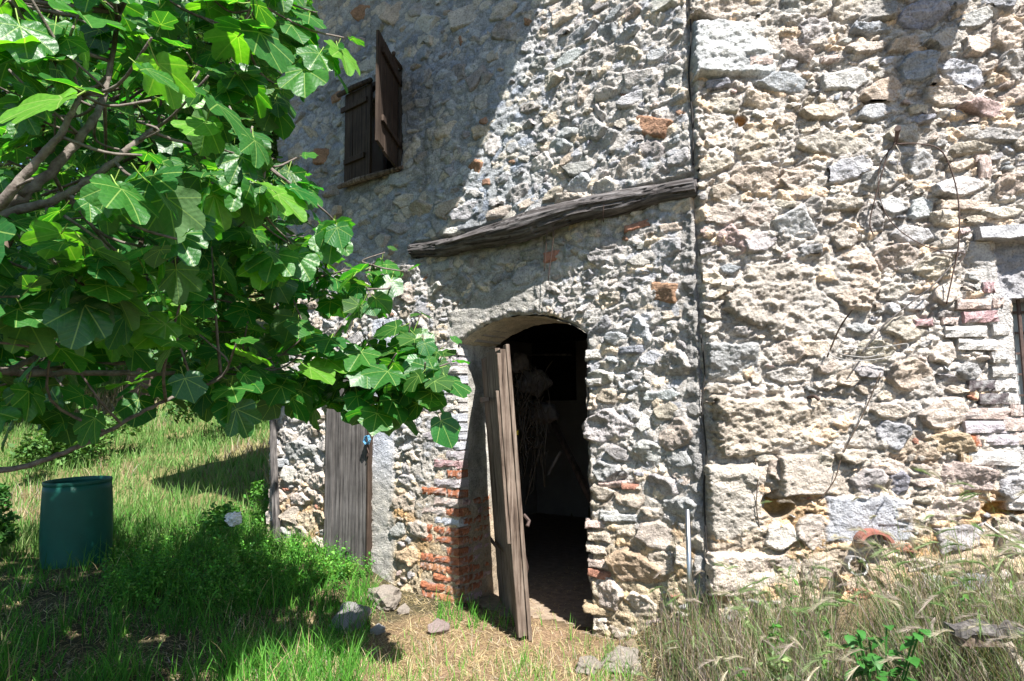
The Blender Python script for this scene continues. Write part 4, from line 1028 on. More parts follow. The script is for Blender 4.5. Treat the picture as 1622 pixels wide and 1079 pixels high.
sack([(862, 655), (.14, .10)], 1.35, 'lower pale sack folded under the other inside the doorway', 6)
sack([(824, 575), (.09, .10)], 1.2, 'small round bundle above the sacks inside the doorway', 9)
m = MB(); a, b = inL(868, 650, 1.5), inL(940, 800, 1.0); m.tube([a, b], .035, 6); tag(m.build('leaning_pole', M_DARKWOOD), 'dark pole leaning diagonally inside the doorway', 'pole')
m = MB(); m.tube([inL(868, 752, .9), inL(888, 716, .9)], .012, 5); tag(m.build('short_stick', M_GREYWOOD), 'short thin stick caught in the ropes inside the doorway', 'stick')
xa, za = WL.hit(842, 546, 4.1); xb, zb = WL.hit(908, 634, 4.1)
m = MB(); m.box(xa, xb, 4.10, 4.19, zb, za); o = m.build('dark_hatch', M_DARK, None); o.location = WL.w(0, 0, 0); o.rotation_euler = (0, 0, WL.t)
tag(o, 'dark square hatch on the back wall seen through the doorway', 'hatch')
m = MB(); m.tube([inL(838, 562, 2.0), inL(905, 562, 2.0)], .012, 5); tag(m.build('thin_rail', M_GREYWOOD), 'thin horizontal rail crossing the dark hatch inside the doorway', 'rail')
m = MB(); p = inL(812, 687, .6); m.add([p, p + Vector((.05, .01, .03)), p + Vector((.045, 0, -.01)), p + Vector((.005, .02, -.035)), p + Vector((0, .02, 0)), p + Vector((.05, .03, .03)), p + Vector((.045, .02, -.01)), p + Vector((.005, .04, -.035))],
    [(0, 1, 2, 3), (7, 6, 5, 4), (0, 4, 5, 1), (1, 5, 6, 2), (2, 6, 7, 3), (3, 7, 4, 0)]); tag(m.build('yellow_tag', M_YEL), 'tiny yellow tag glimpsed beside the open door leaf', 'tag')
# ================================================================== GROUND
def gz(x, y):
    x = np.asarray(x, float); y = np.asarray(y, float)
    z = .20 * sst(-x, .7, 1.6) * sst(y, 4.7, 6.0) + .10 * sst(-x, 2.4, 4) * (1 - sst(y, 4.7, 6.0)) + (.22 * sst(x, .66, 1.05) + .16 * sst(x, 1.1, 2.0)) * sst(y, 1.5, 3.0)
    d = np.maximum(y - 7.6 + .25 * np.minimum(x + 3, 0), 0)
    z = z + .20 * d * sst(d, 0, 2.5) + .14 * np.maximum(d - 6, 0)
    z = z + .05 * fbm(x * .35, y * .35, 3, 8) * sst(d, 0, 2) * 4 + .018 * fbm(x * 2.2, y * 2.2, 3, 9) * (1 + sst(d, 0, 3) * 2)
    return z
def inside(x, y):
    lx = (x - WL.o.x) * WL.ax.x + (y - WL.o.y) * WL.ax.y; ly = (x - WL.o.x) * WL.ay.x + (y - WL.o.y) * WL.ay.y
    rx = (x - WR.o.x) * WR.ax.x + (y - WR.o.y) * WR.ax.y; ry = (x - WR.o.x) * WR.ay.x + (y - WR.o.y) * WR.ay.y
    return ((lx > BX0 + .1) & (ly > .10) & (ly < 4.3) & (rx < 8)) & ((rx < 0) | (ry > .1)) | ((rx > .0) & (rx < 6.2) & (ry > .10) & (ry < 4.3))
def front(x, y, m=.03):
    ly = (x - WL.o.x) * WL.ay.x + (y - WL.o.y) * WL.ay.y; ry = (x - WR.o.x) * WR.ay.x + (y - WR.o.y) * WR.ay.y
    lx = (x - WL.o.x) * WL.ax.x + (y - WL.o.y) * WL.ax.y
    return ((ly < -m) | (lx < xend - .1)) & ((ry < -m - .05) | (lx < 0))
gx = np.concatenate([np.linspace(-90, -9, 40)[:-1], np.arange(-9, 4.2, .055), np.linspace(4.2, 60, 30)[1:]])
gy = np.concatenate([np.linspace(-40, .5, 24)[:-1], np.arange(.5, 9.5, .055), np.linspace(9.5, 16, 40)[1:-1], np.linspace(16, 110, 40)])
GX, GY = np.meshgrid(gx, gy); GZ = gz(GX, GY); GZ = np.where(inside(GX, GY), -.15, GZ)
gc = np.zeros(GX.shape + (3,)); gc[:] = (.085, .075, .045)
hill = sst(GY - .15 * GX, 6.2, 8.0)[..., None]; gc = gc * (1 - hill) + np.array((.17, .165, .075)) * hill
drp = sst(fbm(GX * .5, GY * .5, 4, 12), .0, .6)[..., None] * hill; gc = gc * (1 - drp) + np.array((.20, .19, .09)) * drp
strw = (sst(-np.hypot((GX + .15) / 1.05, (GY - 4.3) / 1.1) - .15 * fbm(GX * 3, GY * 3, 3, 5), -1.1, -.7))[..., None]; gc = gc * (1 - strw) + np.array((.25, .175, .115)) * strw
rg_ = sst(GX, .6, 1.2)[..., None] * (GY < 6)[..., None]; gc = gc * (1 - rg_) + np.array((.22, .17, .11)) * rg_
idx = np.arange(GX.size).reshape(GX.shape)
F = np.stack([idx[:-1, :-1].ravel(), idx[:-1, 1:].ravel(), idx[1:, 1:].ravel(), idx[1:, :-1].ravel()], 1)
tag(link('ground', mesh_np('ground', np.stack([GX, GY, GZ], -1).reshape(-1, 3), F, M_GROUND, gc.reshape(-1, 3))), kind='structure')

for o in ROCKS:
    hh_ = o['hh']; del o['hh']; o.location.z = float(gz(o.location.x, o.location.y)) + hh_ * .55
# ---------------- grass blades, as one mesh per kind
def blades(name, x, y, h, wd, col, bend=.5, head=None, lev=4, mat=None, z0=None, az=None, lay=0.0, label=None):
    n = len(x); z = gz(x, y) - .01 if z0 is None else z0
    h = np.broadcast_to(h, n).astype(float); wd = np.broadcast_to(wd, n).astype(float)
    th = rng.uniform(0, 2 * np.pi, n) if az is None else az
    fa = rng.uniform(0, 2 * np.pi, n)
    bd = np.abs(rng.normal(bend, .28, n)) + lay
    V = np.zeros((n, lev * 2 + 1, 3)); t_prev = np.zeros(n); P = np.stack([x, y, z], 1)
    for k in range(lev + 1):
        t = k / lev
        an = bd * t * 1.3 + lay * .6
        if k > 0:
            st = h / lev; P = P + np.stack([np.sin(an) * np.cos(th) * st, np.sin(an) * np.sin(th) * st, np.cos(an) * st], 1)
        w_ = wd * (1 - t ** 1.6) * .5
        side = np.stack([np.cos(fa) * w_, np.sin(fa) * w_, np.zeros(n)], 1)
        if k < lev: V[:, 2 * k] = P - side; V[:, 2 * k + 1] = P + side
        else: V[:, 2 * k] = P
    base = (np.arange(n) * (lev * 2 + 1))[:, None]
    T = []
    for k in range(lev - 1):
        a = 2 * k; T += [[a, a + 1, a + 3], [a, a + 3, a + 2]]
    a = 2 * (lev - 1); T.append([a, a + 1, a + 2])
    F = (base[:, :, None] + np.array(T)[None]).reshape(-1, 3)
    c = np.repeat(col[:, None, :], lev * 2 + 1, 1)
    return V.reshape(-1, 3), F, c.reshape(-1, 3), P
def mixcol(n, cols, wts, jit=.18):
    k = rng.choice(len(cols), n, p=np.array(wts) / sum(wts)); c = np.array(cols)[k]
    return c * (1 + rng.normal(0, jit, (n, 1)))
def pixpts(n, x0, x1, y0, y1, z=.0, fn=None):
    px = rng.uniform(x0, x1, n); py = rng.uniform(y0, y1, n)
    if fn is not None:
        k = fn(px, py); px, py = px[k], py[k]
    R = np.array(CM); d = np.stack([(px - IW / 2) / FPX, -(py - IH / 2) / FPX, -np.ones(len(px))], 1) @ R.T
    zz = z
    for _ in range(4):
        k = (zz - 1.5) / d[:, 2]; x = d[:, 0] * k; y = d[:, 1] * k; zz = np.minimum(gz(x, y), 1.2)
    ok = front(x, y) & (k > 0) & (k < 60); return x[ok], y[ok]
def quad2tri(p): V, F, c = p; return V, np.concatenate([F[:, [0, 1, 2]], F[:, [0, 2, 3]]]), c
GREEN = [(.05, .175, .02), (.08, .235, .028), (.13, .29, .045), (.035, .135, .018)]
DRY = [(.40, .31, .17), (.50, .42, .26), (.32, .24, .15), (.42, .36, .30)]
def emit(name, parts, mat, label=None, smooth=True):
    V = []; F = []; Cc = []; b = 0
    for p in parts: V.append(p[0]); F.append(p[1] + b); Cc.append(p[2]); b += len(p[0])
    o = link(name, mesh_np(name, np.concatenate(V), np.concatenate(F), mat, np.clip(np.concatenate(Cc), .005, .8), smooth))
    o['kind'] = 'stuff'
    if label: o['label'] = label; o['category'] = 'grass'
    return o
parts = []
x, y = pixpts(34000, -500, 620, 830, 1250, fn=lambda a, b: (a < 600 - (b - 950).clip(0) * .25) & (rng.random(len(a)) < .35 + .65 * (fbm(a / 70, b / 70, 3, 4) > -.05)) & ~((a < 330) & (b > 930) & (fbm(a / 60, b / 40, 3, 9) > .15)))
n = len(x); parts.append(blades('g', x, y, rng.uniform(.07, .30, n) * (.6 + .5 * (fbm(x * 2, y * 2, 2, 6) > 0)), rng.uniform(.004, .009, n), mixcol(n, GREEN + DRY[:2], [5, 5, 2, 3, .4, .2]), .65))
x, y = pixpts(9000, -400, 540, 780, 950, fn=lambda a, b: a > 180)
n = len(x); parts.append(blades('g', x, y, rng.uniform(.10, .32, n), rng.uniform(.005, .010, n), mixcol(n, GREEN, [5, 4, 2, 4]), .6))
x, y = pixpts(17000, 360, 1000, 975, 1300, fn=lambda a, b: (rng.random(len(a)) < np.where((a > 520) & (a < 900), sst(b, 1000, 1070) * .75 + .08, 1)) & (rng.random(len(a)) < .35 + .65 * (fbm(a / 60, b / 60, 3, 14) > .0)))
n = len(x); parts.append(blades('g', x, y, rng.uniform(.05, .17, n), rng.uniform(.003, .006, n), mixcol(n, GREEN + DRY, [2, 4, 4, 1, 2, 2, 1, 1]), .6))
x, y = pixpts(500, 690, 840, 930, 1000); n = len(x)
parts.append(blades('g', x, y, rng.uniform(.08, .2, n), .007, mixcol(n, GREEN, [3, 3, 2, 2]), .5))
emit('green_grass', parts, M_GRASS, 'lush green grass growing in the shade under the fig tree and before the doorstep')
parts = []
x, y = pixpts(16000, 480, 1050, 905, 1200, fn=lambda a, b: rng.random(len(a)) < .4 + .6 * (fbm(a / 50, b / 35, 3, 24) > -.2)); n = len(x)
parts.append(blades('s', x, y, rng.uniform(.05, .20, n), rng.uniform(.0025, .005, n), mixcol(n, DRY, [4, 3, 3, 1]), .3, lay=1.15, lev=3, z0=gz(x, y) + .004))
x, y = pixpts(9000, -300, 520, 900, 1200); n = len(x)
parts.append(blades('s', x, y, rng.uniform(.05, .20, n), rng.uniform(.003, .006, n), mixcol(n, DRY, [4, 2, 4, 1]), .3, lay=1.1, lev=3, z0=gz(x, y) + .006))
xi = rng.uniform(XL, XR, 900); yi = rng.uniform(0.0, 1.6, 900); x = WL.o.x + WL.ax.x * xi + WL.ay.x * yi; y = WL.o.y + WL.ax.y * xi + WL.ay.y * yi
parts.append(blades('s', x, y, rng.uniform(.04, .12, 900), .004, mixcol(900, DRY, [3, 1, 4, 1]), .2, lay=1.3, lev=3, z0=np.full(900, .008)))
emit('straw_litter', parts, M_GRASS, 'dry golden straw scattered over the bare ground before the door')
def leafcloud(cx, cy, cz, rad, n, size, col, squash=.7, up=.5, shell=.55, seed=0, elong=1.7):
    g = np.random.default_rng(seed)
    d = g.normal(0, 1, (n, 3)); d /= np.linalg.norm(d, axis=1)[:, None]; r = g.random(n) ** shell
    P = d * r[:, None] * np.array(rad); P[:, 2] = P[:, 2]
    P += np.array((cx, cy, cz)) + .12 * np.array(rad) * g.normal(0, 1, (n, 3))
    return leafquads(P, size, col, g, up, elong)
def leafquads(P, size, col, g, up=.5, elong=1.7):
    n = len(P); nr = g.normal(0, 1, (n, 3)); nr[:, 2] = np.abs(nr[:, 2]) + up; nr /= np.linalg.norm(nr, axis=1)[:, None]
    a = np.cross(nr, g.normal(0, 1, (n, 3))); a /= np.linalg.norm(a, axis=1)[:, None]; b = np.cross(nr, a)
    s = size * g.uniform(.6, 1.3, n)[:, None]
    V = np.stack([P - a * s * elong * .5, P + b * s * .42 + nr * s * .1, P + a * s * elong * .5, P - b * s * .42 + nr * s * .1], 1).reshape(-1, 3)
    F = np.arange(len(V)).reshape(-1, 4); c = np.array(col) * (1 + g.normal(0, .22, (n, 1))) * (1 + g.normal(0, .06, (n, 3)))
    return V, F, np.repeat(c, 4, 0)
# hillside meadow
parts = []
px = rng.uniform(-11, 3, 60000); py = 6.3 + 15 * rng.random(60000) ** 1.3
k = front(px, py) & (px < py * -.22 + .6) & (px > -.95 * py - 1.5)
px, py = px[k], py[k]; n = len(px); gr = fbm(px * .7, py * .7, 3, 31)
c = np.where((gr > .38)[:, None], mixcol(n, DRY, [4, 3, 3, 2]) * .68, mixcol(n, [(.07, .17, .035), (.11, .21, .05), (.16, .22, .08)], [2, 3, 2]))
parts.append(blades('m', px, py, rng.uniform(.06, .24, n) * (1 + .04 * py), .004 + .0012 * py, c, .5, lev=3))
emit('meadow_grass', parts, M_GRASS, 'sunlit hillside grass, half green and half dry, behind the barrel')
# tall wild barley with feathery heads on the right
_np = atY(1400, 1120, 2.62)
def clr(x, y, keep):
    a = (np.abs(x / y - _np.x / _np.y) < .045) & (y < 2.75); b = ((np.abs(x / y - bd.x / bd.y) < .05) & (y < 2.62)) | ((np.abs(x / y - pc.x / pc.y) < .035) & (y > 2.85) & (y < pc.y))
    return ~((a | b) & (rng.random(len(x)) > keep))
parts = []
x, y = pixpts(30000, 960, 2150, 900, 1300, z=.2, fn=lambda a, b: rng.random(len(a)) < sst(a, 950, 1120) * .7 + .3); n = len(x)
hs = rng.uniform(.12, .44, n) * (.5 + .5 * sst(x, .6, 1.3) + .6 * sst(x, 1.25, 1.9)); cc = mixcol(n, [(.27, .22, .14), (.34, .29, .2), (.20, .16, .11), (.22, .18, .17), (.15, .115, .11), (.10, .17, .05), (.06, .14, .03), (.14, .19, .09)], [2, 1.2, 3, 3, 3, 2.6, 2, 3])
kn_ = clr(x, y, .25); x, y, hs, cc = x[kn_], y[kn_], hs[kn_], cc[kn_]; n = len(x); parts.append(blades('b', x, y, hs, rng.uniform(.0022, .0058, n), cc, .55))
x, y = pixpts(760, 980, 2150, 880, 1250, z=.2); k = rng.random(len(x)) < .35 + .65 * sst(x, .9, 1.4); x, y = x[k], y[k]; n = len(x)
hs = rng.uniform(.32, .58, n) * (.66 + .30 * sst(x, .8, 1.4) + .55 * sst(x, 1.35, 1.8)); cs = mixcol(n, [(.20, .25, .11), (.13, .22, .06), (.32, .27, .2)], [2, 3, 2])
k = clr(x, y, .15); x, y, hs, cs = x[k], y[k], hs[k], cs[k]; n = len(x); az = rng.normal(2.9, 1.3, n)
st_ = blades('b', x, y, hs, .004, cs, .62, az=az, lev=5); parts.append(st_); tipP = st_[3]
# awns
na = 80; hn = len(tipP); hl = rng.uniform(.045, .08, hn)
dirh = np.stack([np.cos(az) * .95, np.sin(az) * .95, rng.uniform(-.25, .95, hn)], 1); dirh /= np.linalg.norm(dirh, axis=1)[:, None]
t = rng.random((hn, na)); o0 = tipP[:, None, :] + dirh[:, None, :] * (t * hl[:, None])[..., None] - dirh[:, None, :] * .01
o0[..., 2] -= (t * hl[:, None]) ** 2 * 4.5; rd = rng.normal(0, 1, (hn, na, 3)); dd = dirh[:, None, :] + rd * .13; dd[..., 2] -= t * hl[:, None] * 7; dd /= np.linalg.norm(dd, axis=2)[..., None]
e0 = o0 + dd * rng.uniform(.028, .055, (hn, na))[..., None]; sd = np.cross(dd, rng.normal(0, 1, (hn, na, 3))); sd /= np.linalg.norm(sd, axis=2)[..., None]; sd *= .00035
V = np.stack([o0 - sd * 2, o0 + sd * 2, e0], 2).reshape(-1, 3); F = np.arange(len(V)).reshape(-1, 3)
hc = mixcol(hn, [(.42, .38, .30), (.24, .31, .15), (.34, .29, .26), (.16, .26, .09)], [3, 2, 2, 1], .08); parts.append((V, F, np.repeat(hc, na * 3, 0)))
g = np.random.default_rng(77); xx, yy = pixpts(110, 1180, 1700, 900, 1250, z=.2)
for i in range(len(xx)):
    if not clr(xx[i:i+1], yy[i:i+1], 0)[0]: continue
    z_ = float(gz(xx[i], yy[i])); m_ = 26; t = g.random(m_); a = g.uniform(0, 6.28); hh_ = g.uniform(.12, .34)
    P = np.stack([xx[i] + math.cos(a) * .08 * t, yy[i] + math.sin(a) * .08 * t, z_ + hh_ * t], 1) + g.normal(0, .016, (m_, 3))
    parts.append(quad2tri(leafquads(P, .022, random.choice([(.06, .17, .03), (.09, .20, .05), (.14, .19, .08)]), g, .6, 2.2)))
emit('wild_barley', parts, M_GRASS, 'tall wild barley with feathery nodding heads along the foot of the right wall')

# ---------------- herbs: clouds of small leaves
parts = []
x, y = pixpts(430, 170, 570, 740, 980, z=.15, fn=lambda a, b: (b > 1000 - a * .5) & (b < 1060 - a * .2)); g = np.random.default_rng(4)
for i in range(len(x)):
    z = float(gz(x[i], y[i])); hgt = g.uniform(.07, .25); st = g.integers(3, 6)
    for s_ in range(st):
        a = g.uniform(0, 6.28); lx, ly = math.cos(a) * .1, math.sin(a) * .1; m_ = 34
        t = g.random(m_); P = np.stack([x[i] + lx * t * 1.3, y[i] + ly * t * 1.3, z + hgt * t * g.uniform(.8, 1.25)], 1) + g.normal(0, .018, (m_, 3))
        parts.append(leafquads(P, .014 * g.uniform(.7, 1.5), random.choice([(.08, .27, .03), (.055, .20, .025), (.12, .33, .045), (.04, .15, .02), (.14, .26, .05)]), g, .9, 1.5))
emit('ground_herbs', parts, M_VEG, 'bright feathery green weeds between the barrel and the grey plank door')
def small_plant(px, py, Y, hgt, label, leaf, seed, n=16, col=(.07, .22, .04), name='nettle_plant', wide=.5, nst=4):
    g = random.Random(seed); b = atY(px, py, Y); b.z = float(gz(b.x, b.y)) - .02; r = empty(name, b); tag(r, label, 'plant')
    ms = MB(); ml = []; stems = []
    for s_ in range(nst):
        a = g.uniform(0, 6.28); k = g.uniform(.03, .12) * wide * 2; H_ = hgt * g.uniform(.75, 1.0)
        pts = bez([(0, 0, 0), (k * .4 * math.cos(a), k * .4 * math.sin(a), H_ * .5), (k * math.cos(a), k * math.sin(a), H_)], 5); ms.tube(pts, .0035, 5)
        for j in range(n):
            t = .25 + .75 * j / (n - 1); p = pts[min(int(t * (len(pts) - 1)), len(pts) - 1)]; an = j * 1.57 + g.uniform(-.3, .3)
            L = leaf * g.uniform(.75, 1.1) * (1.15 - .55 * t); d = Vector((math.cos(an), math.sin(an), g.uniform(-.5, .3))).normalized(); sd = d.cross(Vector((0, 0, 1))).normalized(); up = sd.cross(d)
            prof = [(0, .04), (.12, .30), (.2, .28), (.3, .40), (.4, .36), (.5, .38), (.6, .30), (.7, .27), (.8, .16), (.9, .11), (1, 0)]
            V = []; 
            for q_, (u, w_) in enumerate(prof):
                dr = -.25 * u * u * L; c_ = p + d * (L * (.15 + u)) + up * dr
                V += [c_ - sd * w_ * L + up * w_ * L * .3, c_, c_ + sd * w_ * L + up * w_ * L * .3]
            F = [(q_*3+i, q_*3+i+1, q_*3+4+i, q_*3+3+i) for q_ in range(len(prof) - 1) for i in (0, 1)]
            ml.append((V, F))
    ms.build('stem', M_NET, r)
    for V, F in ml:
        me = bpy.data.meshes.new('leaf'); me.from_pydata(V, [], F); me.materials.append(M_NET); me.polygons.foreach_set('use_smooth', [True] * len(F)); link('leaf', me, r)
M_YG = mat_veg('young_leaf', .35, .5, .3, (.16, .30, .04))
small_plant(1400, 1120, 2.62, .50, 'dark green nettle plant growing in the dry grass at lower right', .088, 3, 16, wide=.62, nst=8)
# white litter in the weeds
import bmesh
from mathutils import noise as mn
bm = bmesh.new(); bmesh.ops.create_icosphere(bm, subdivisions=4, radius=.06)
for v in bm.verts:
    d = v.co.normalized(); v.co *= 1 + .5 * mn.noise(d * 3) + .45 * abs(mn.noise(d * 7)); v.co.z *= .8
me = bpy.data.meshes.new('crumpled_bag'); bm.to_mesh(me); bm.free(); me.materials.append(M_WHITE)
o = link('crumpled_bag', me); o.location = atY(370, 822, 6.1); tag(o, 'crumpled white plastic bag lying in the bright green weeds', 'bag')

# ================================================================== BARREL
bb = atZ(121, 905, .12); bb.z = .10
br_ = empty('plastic_barrel', bb, .2); tag(br_, 'dark green plastic barrel standing in dappled shade at the left', 'barrel')
br_.rotation_euler = (D2R(1.5), D2R(-1.2), .2)
Rb = 47.5 * bb.y / FPX * 1.0; Hb = (905 - 762) * bb.y / FPX
def lathe(prof, n=48, name='body', mat=None, parent=None, wob=0):
    V = []; 
    for (r, z) in prof:
        for k in range(n):
            a = 2 * math.pi * k / n; V.append((r * math.cos(a) * (1 + wob * math.sin(2 * a)), r * math.sin(a), z))
    F = [(i*n+k, i*n+(k+1)%n, (i+1)*n+(k+1)%n, (i+1)*n+k) for i in range(len(prof)-1) for k in range(n)]
    me = bpy.data.meshes.new(name); me.from_pydata(V, [], F); me.materials.append(mat); me.polygons.foreach_set('use_smooth', [True] * len(F)); return link(name, me, parent)
lathe([(.93*Rb, -.03), (.96*Rb, .0), (.975*Rb, .05), (.99*Rb, .06), (.99*Rb, .075), (.975*Rb, .085), (1.0*Rb, .25), (1.01*Rb, .40), (1.0*Rb, Hb*.7), (.975*Rb, Hb*.9), (.955*Rb, Hb-.03), (.95*Rb, Hb-.03), (.94*Rb, Hb*.5), (.92*Rb, .03), (0, .03)], 48, 'body', M_BARREL, br_, .012)
lathe([(.95*Rb, Hb-.032), (.965*Rb, Hb-.028), (.97*Rb, Hb-.015), (.968*Rb, Hb), (.96*Rb, Hb+.003), (.935*Rb, Hb-.005), (.935*Rb, Hb-.03)], 48, 'rim', M_BARREL, br_, .02)
# ================================================================== FIG TREE
fig = empty('fig_tree', Vector((-2.75, 2.5, -.03))); tag(fig, 'large fig tree with broad lobed leaves overhanging from the left', 'tree')
FO = fig.location
def fp(px, py, Y): return atY(px, py, Y) - FO
limbs = []
def limb(name, pts, r0, r1, mat=M_BARK):
    P = bez(pts, 7); n = len(P); kk = .50 if name == 'branch' else 1; rs = [(r0 + (r1 - r0) * (i / (n - 1)) ** .8) * kk * (1 + .07 * math.sin(i * 1.9)) for i in range(n)]
    for i in range(1, n - 1): P[i] = P[i] + Vector((random.gauss(0, 1), random.gauss(0, 1), random.gauss(0, 1))) * rs[i] * .22
    m = MB(); m.tube(P, rs, 9); m.build(name, mat, fig, True); limbs.append((P, rs))
limb('trunk', [(0, 0, 0), (.05, .05, .5), (.12, .1, 1.1)], .15, .11)
T = Vector((.12, .1, 1.08)); T2 = Vector((.08, .07, .8))
limb('branch', [T, fp(-150, 440, 2.3), fp(0, 335, 2.15), fp(60, 290, 2.15), fp(130, 215, 2.2), fp(165, 150, 2.3), fp(190, 20, 2.4)], .06, .016)
limb('branch', [T, fp(-150, 420, 2.0), fp(0, 320, 1.95), fp(50, 265, 1.95), fp(100, 205, 1.95), fp(128, 150, 2.0)], .05, .014)
limb('branch', [fp(-60, 365, 2.1), fp(0, 342, 2.1), fp(75, 320, 2.1), fp(145, 285, 2.15), fp(205, 235, 2.2), fp(247, 202, 2.3)], .036, .017)
limb('branch', [fp(243, 210, 2.3), fp(290, 225, 2.4), fp(335, 232, 2.5), fp(420, 260, 2.7)], .013, .006)
limb('branch', [T2, fp(-200, 760, 2.5), fp(0, 744, 2.6), fp(90, 722, 2.7), fp(180, 678, 2.8), fp(250, 640, 2.9), fp(330, 608, 3.1), fp(400, 588, 3.3)], .030, .010)
limb('branch', [T, fp(-200, 560, 2.6), fp(0, 588, 2.8), fp(120, 590, 3.0), fp(250, 592, 3.2), fp(330, 590, 3.4), fp(420, 575, 3.6)], .045, .014)
limb('branch', [T, fp(-150, 620, 2.6), fp(0, 590, 2.9), fp(70, 560, 3.1), fp(110, 545, 3.2), fp(230, 540, 3.4)], .040, .016)
limb('branch', [fp(20, 590, 3.0), fp(200, 575, 3.3), fp(360, 590, 3.4), fp(460, 560, 3.6), fp(545, 600, 3.7), fp(620, 590, 3.7)], .025, .007)
limb('branch', [T, fp(-100, 500, 2.8), fp(100, 500, 3.2), fp(250, 440, 3.5), fp(340, 360, 3.7), fp(370, 325, 3.8)], .06, .028, M_BARKD)
limb('branch', [fp(100, 500, 3.2), fp(180, 470, 3.4), fp(225, 380, 3.6), fp(235, 310, 3.7), fp(260, 120, 3.8)], .035, .015, M_BARKD)
limb('branch', [fp(200, 540, 3.6), fp(280, 420, 3.9), fp(300, 320, 4.0), fp(330, 180, 4.1)], .028, .012, M_BARKD)
limb('branch', [T, fp(-100, 420, 2.7), fp(0, 400, 2.9), fp(60, 240, 3.1), fp(100, -50, 3.2), fp(140, -300, 3.3)], .05, .015, M_BARKD)
limb('branch', [fp(250, 440, 3.5), fp(400, 470, 3.7), fp(500, 440, 3.8), fp(590, 420, 3.7)], .022, .007)
limb('branch', [fp(330, 180, 4.1), fp(380, 60, 4.0), fp(420, -100, 3.9)], .02, .01, M_BARKD)
limb('branch', [fp(340, 110, 2.9), fp(370, 70, 2.9), fp(385, 40, 2.9), fp(430, -60, 2.9)], .012, .010, M_BARKD)
LP = [(p, i) for i, (P, rs) in enumerate(limbs) for p in P]
LPa = np.array([tuple(p) for p, i in LP])

# leaf shape
def leafmesh(seed, nang, nring, lobes):
    g = random.Random(seed); La = [0, .72, -.72, 1.45, -1.45]; Ll = [1.0, .88, .88, .66, .66] if lobes == 5 else [1.0, .86, .86, .0, .0]
    Ll = [l * g.uniform(.92, 1.05) for l in Ll]; wd = [.36, .33, .33, .36, .36] if lobes == 5 else [.44, .42, .42, .3, .3]
    fold = g.uniform(.10, .35); droop = g.uniform(.1, .5); tw = g.uniform(-.25, .25); ph = g.uniform(0, 6)
    V = [(0, 0, 0)]; UV = [(0, 0)]; 
    for k in range(nang):
        th = -math.pi * .93 + 2 * math.pi * .93 * k / (nang - 1)
        base = .50 if abs(th) < 1.7 else .50 * max(.25, 1 - (abs(th) - 1.7) * .55)
        r = base
        for a, l, w_ in zip(La, Ll, wd):
            if l:
                dth = abs(th - a); ea = .35 * l; eb = w_ * .78 * l; ec = l - ea
                if dth < 1.2:
                    cc_, ss_ = math.cos(dth), math.sin(dth); qa = (cc_ / ea) ** 2 + (ss_ / eb) ** 2; qb = -2 * cc_ * ec / ea ** 2; qc = (ec / ea) ** 2 - 1; dsc = qb * qb - 4 * qa * qc
                    if dsc > 0: r = max(r, (-qb + math.sqrt(dsc)) / (2 * qa))
        r *= 1 + .02 * math.sin(th * 23 + ph)
        for j in range(1, nring + 1):
            f = (j / nring) ** .85; x = r * f * math.sin(th); y = r * f * math.cos(th)
            dl = min(abs(abs(th) - a) for a in (0, .72, 1.45))
            z = fold * (r * f) * abs(math.sin(min(dl, .5))) * .9 + fold * .35 * abs(x) - droop * .42 * (r * f) ** 2 + tw * x * y * .6 + .028 * f * f * math.sin(th * 7 + ph)
            V.append((x, y, z)); UV.append((x, y))
    F = []
    for k in range(nang - 1):
        a = 1 + k * nring; b = a + nring; F.append((0, a, b, b) if False else (0, b, a))
        for j in range(nring - 1): F += [(a + j, b + j, b + j + 1), (a + j, b + j + 1, a + j + 1)]
    # petiole
    pv = len(V); L = g.uniform(.35, .6); n = 4
    for i in range(3):
        t = i / 2; c = (0, -L * t + .01, -.10 * t * (1 - t) - .02 + .05 * t)
        for q_ in range(n):
            an = 2 * math.pi * q_ / n; V.append((c[0] + .016 * math.cos(an), c[1], c[2] + .016 * math.sin(an))); UV.append((0, 0))
    PF = [(pv + i*n + q_, pv + i*n + (q_+1) % n, pv + (i+1)*n + (q_+1) % n) for i in range(2) for q_ in range(n)] + [(pv + i*n + q_, pv + (i+1)*n + (q_+1) % n, pv + (i+1)*n + q_) for i in range(2) for q_ in range(n)]
    return np.array(V), np.array(F), np.array(PF), np.array(UV), L
HI = [leafmesh(s, 61, 4, 5 if s % 3 else 3) for s in range(12)]
LO = [leafmesh(s, 21, 2, 5 if s % 3 else 3) for s in range(12)]
HIM = []
for k, (V, F, PF, UV, L) in enumerate(HI):
    me = mesh_np('leaf', V, np.concatenate([F, PF]), [M_FIG, M_PET], np.ones((len(V), 3)), True, UV)
    mi = np.zeros(len(F) + len(PF), np.int32); mi[len(F):] = 1; me.polygons.foreach_set('material_index', mi); HIM.append(me)

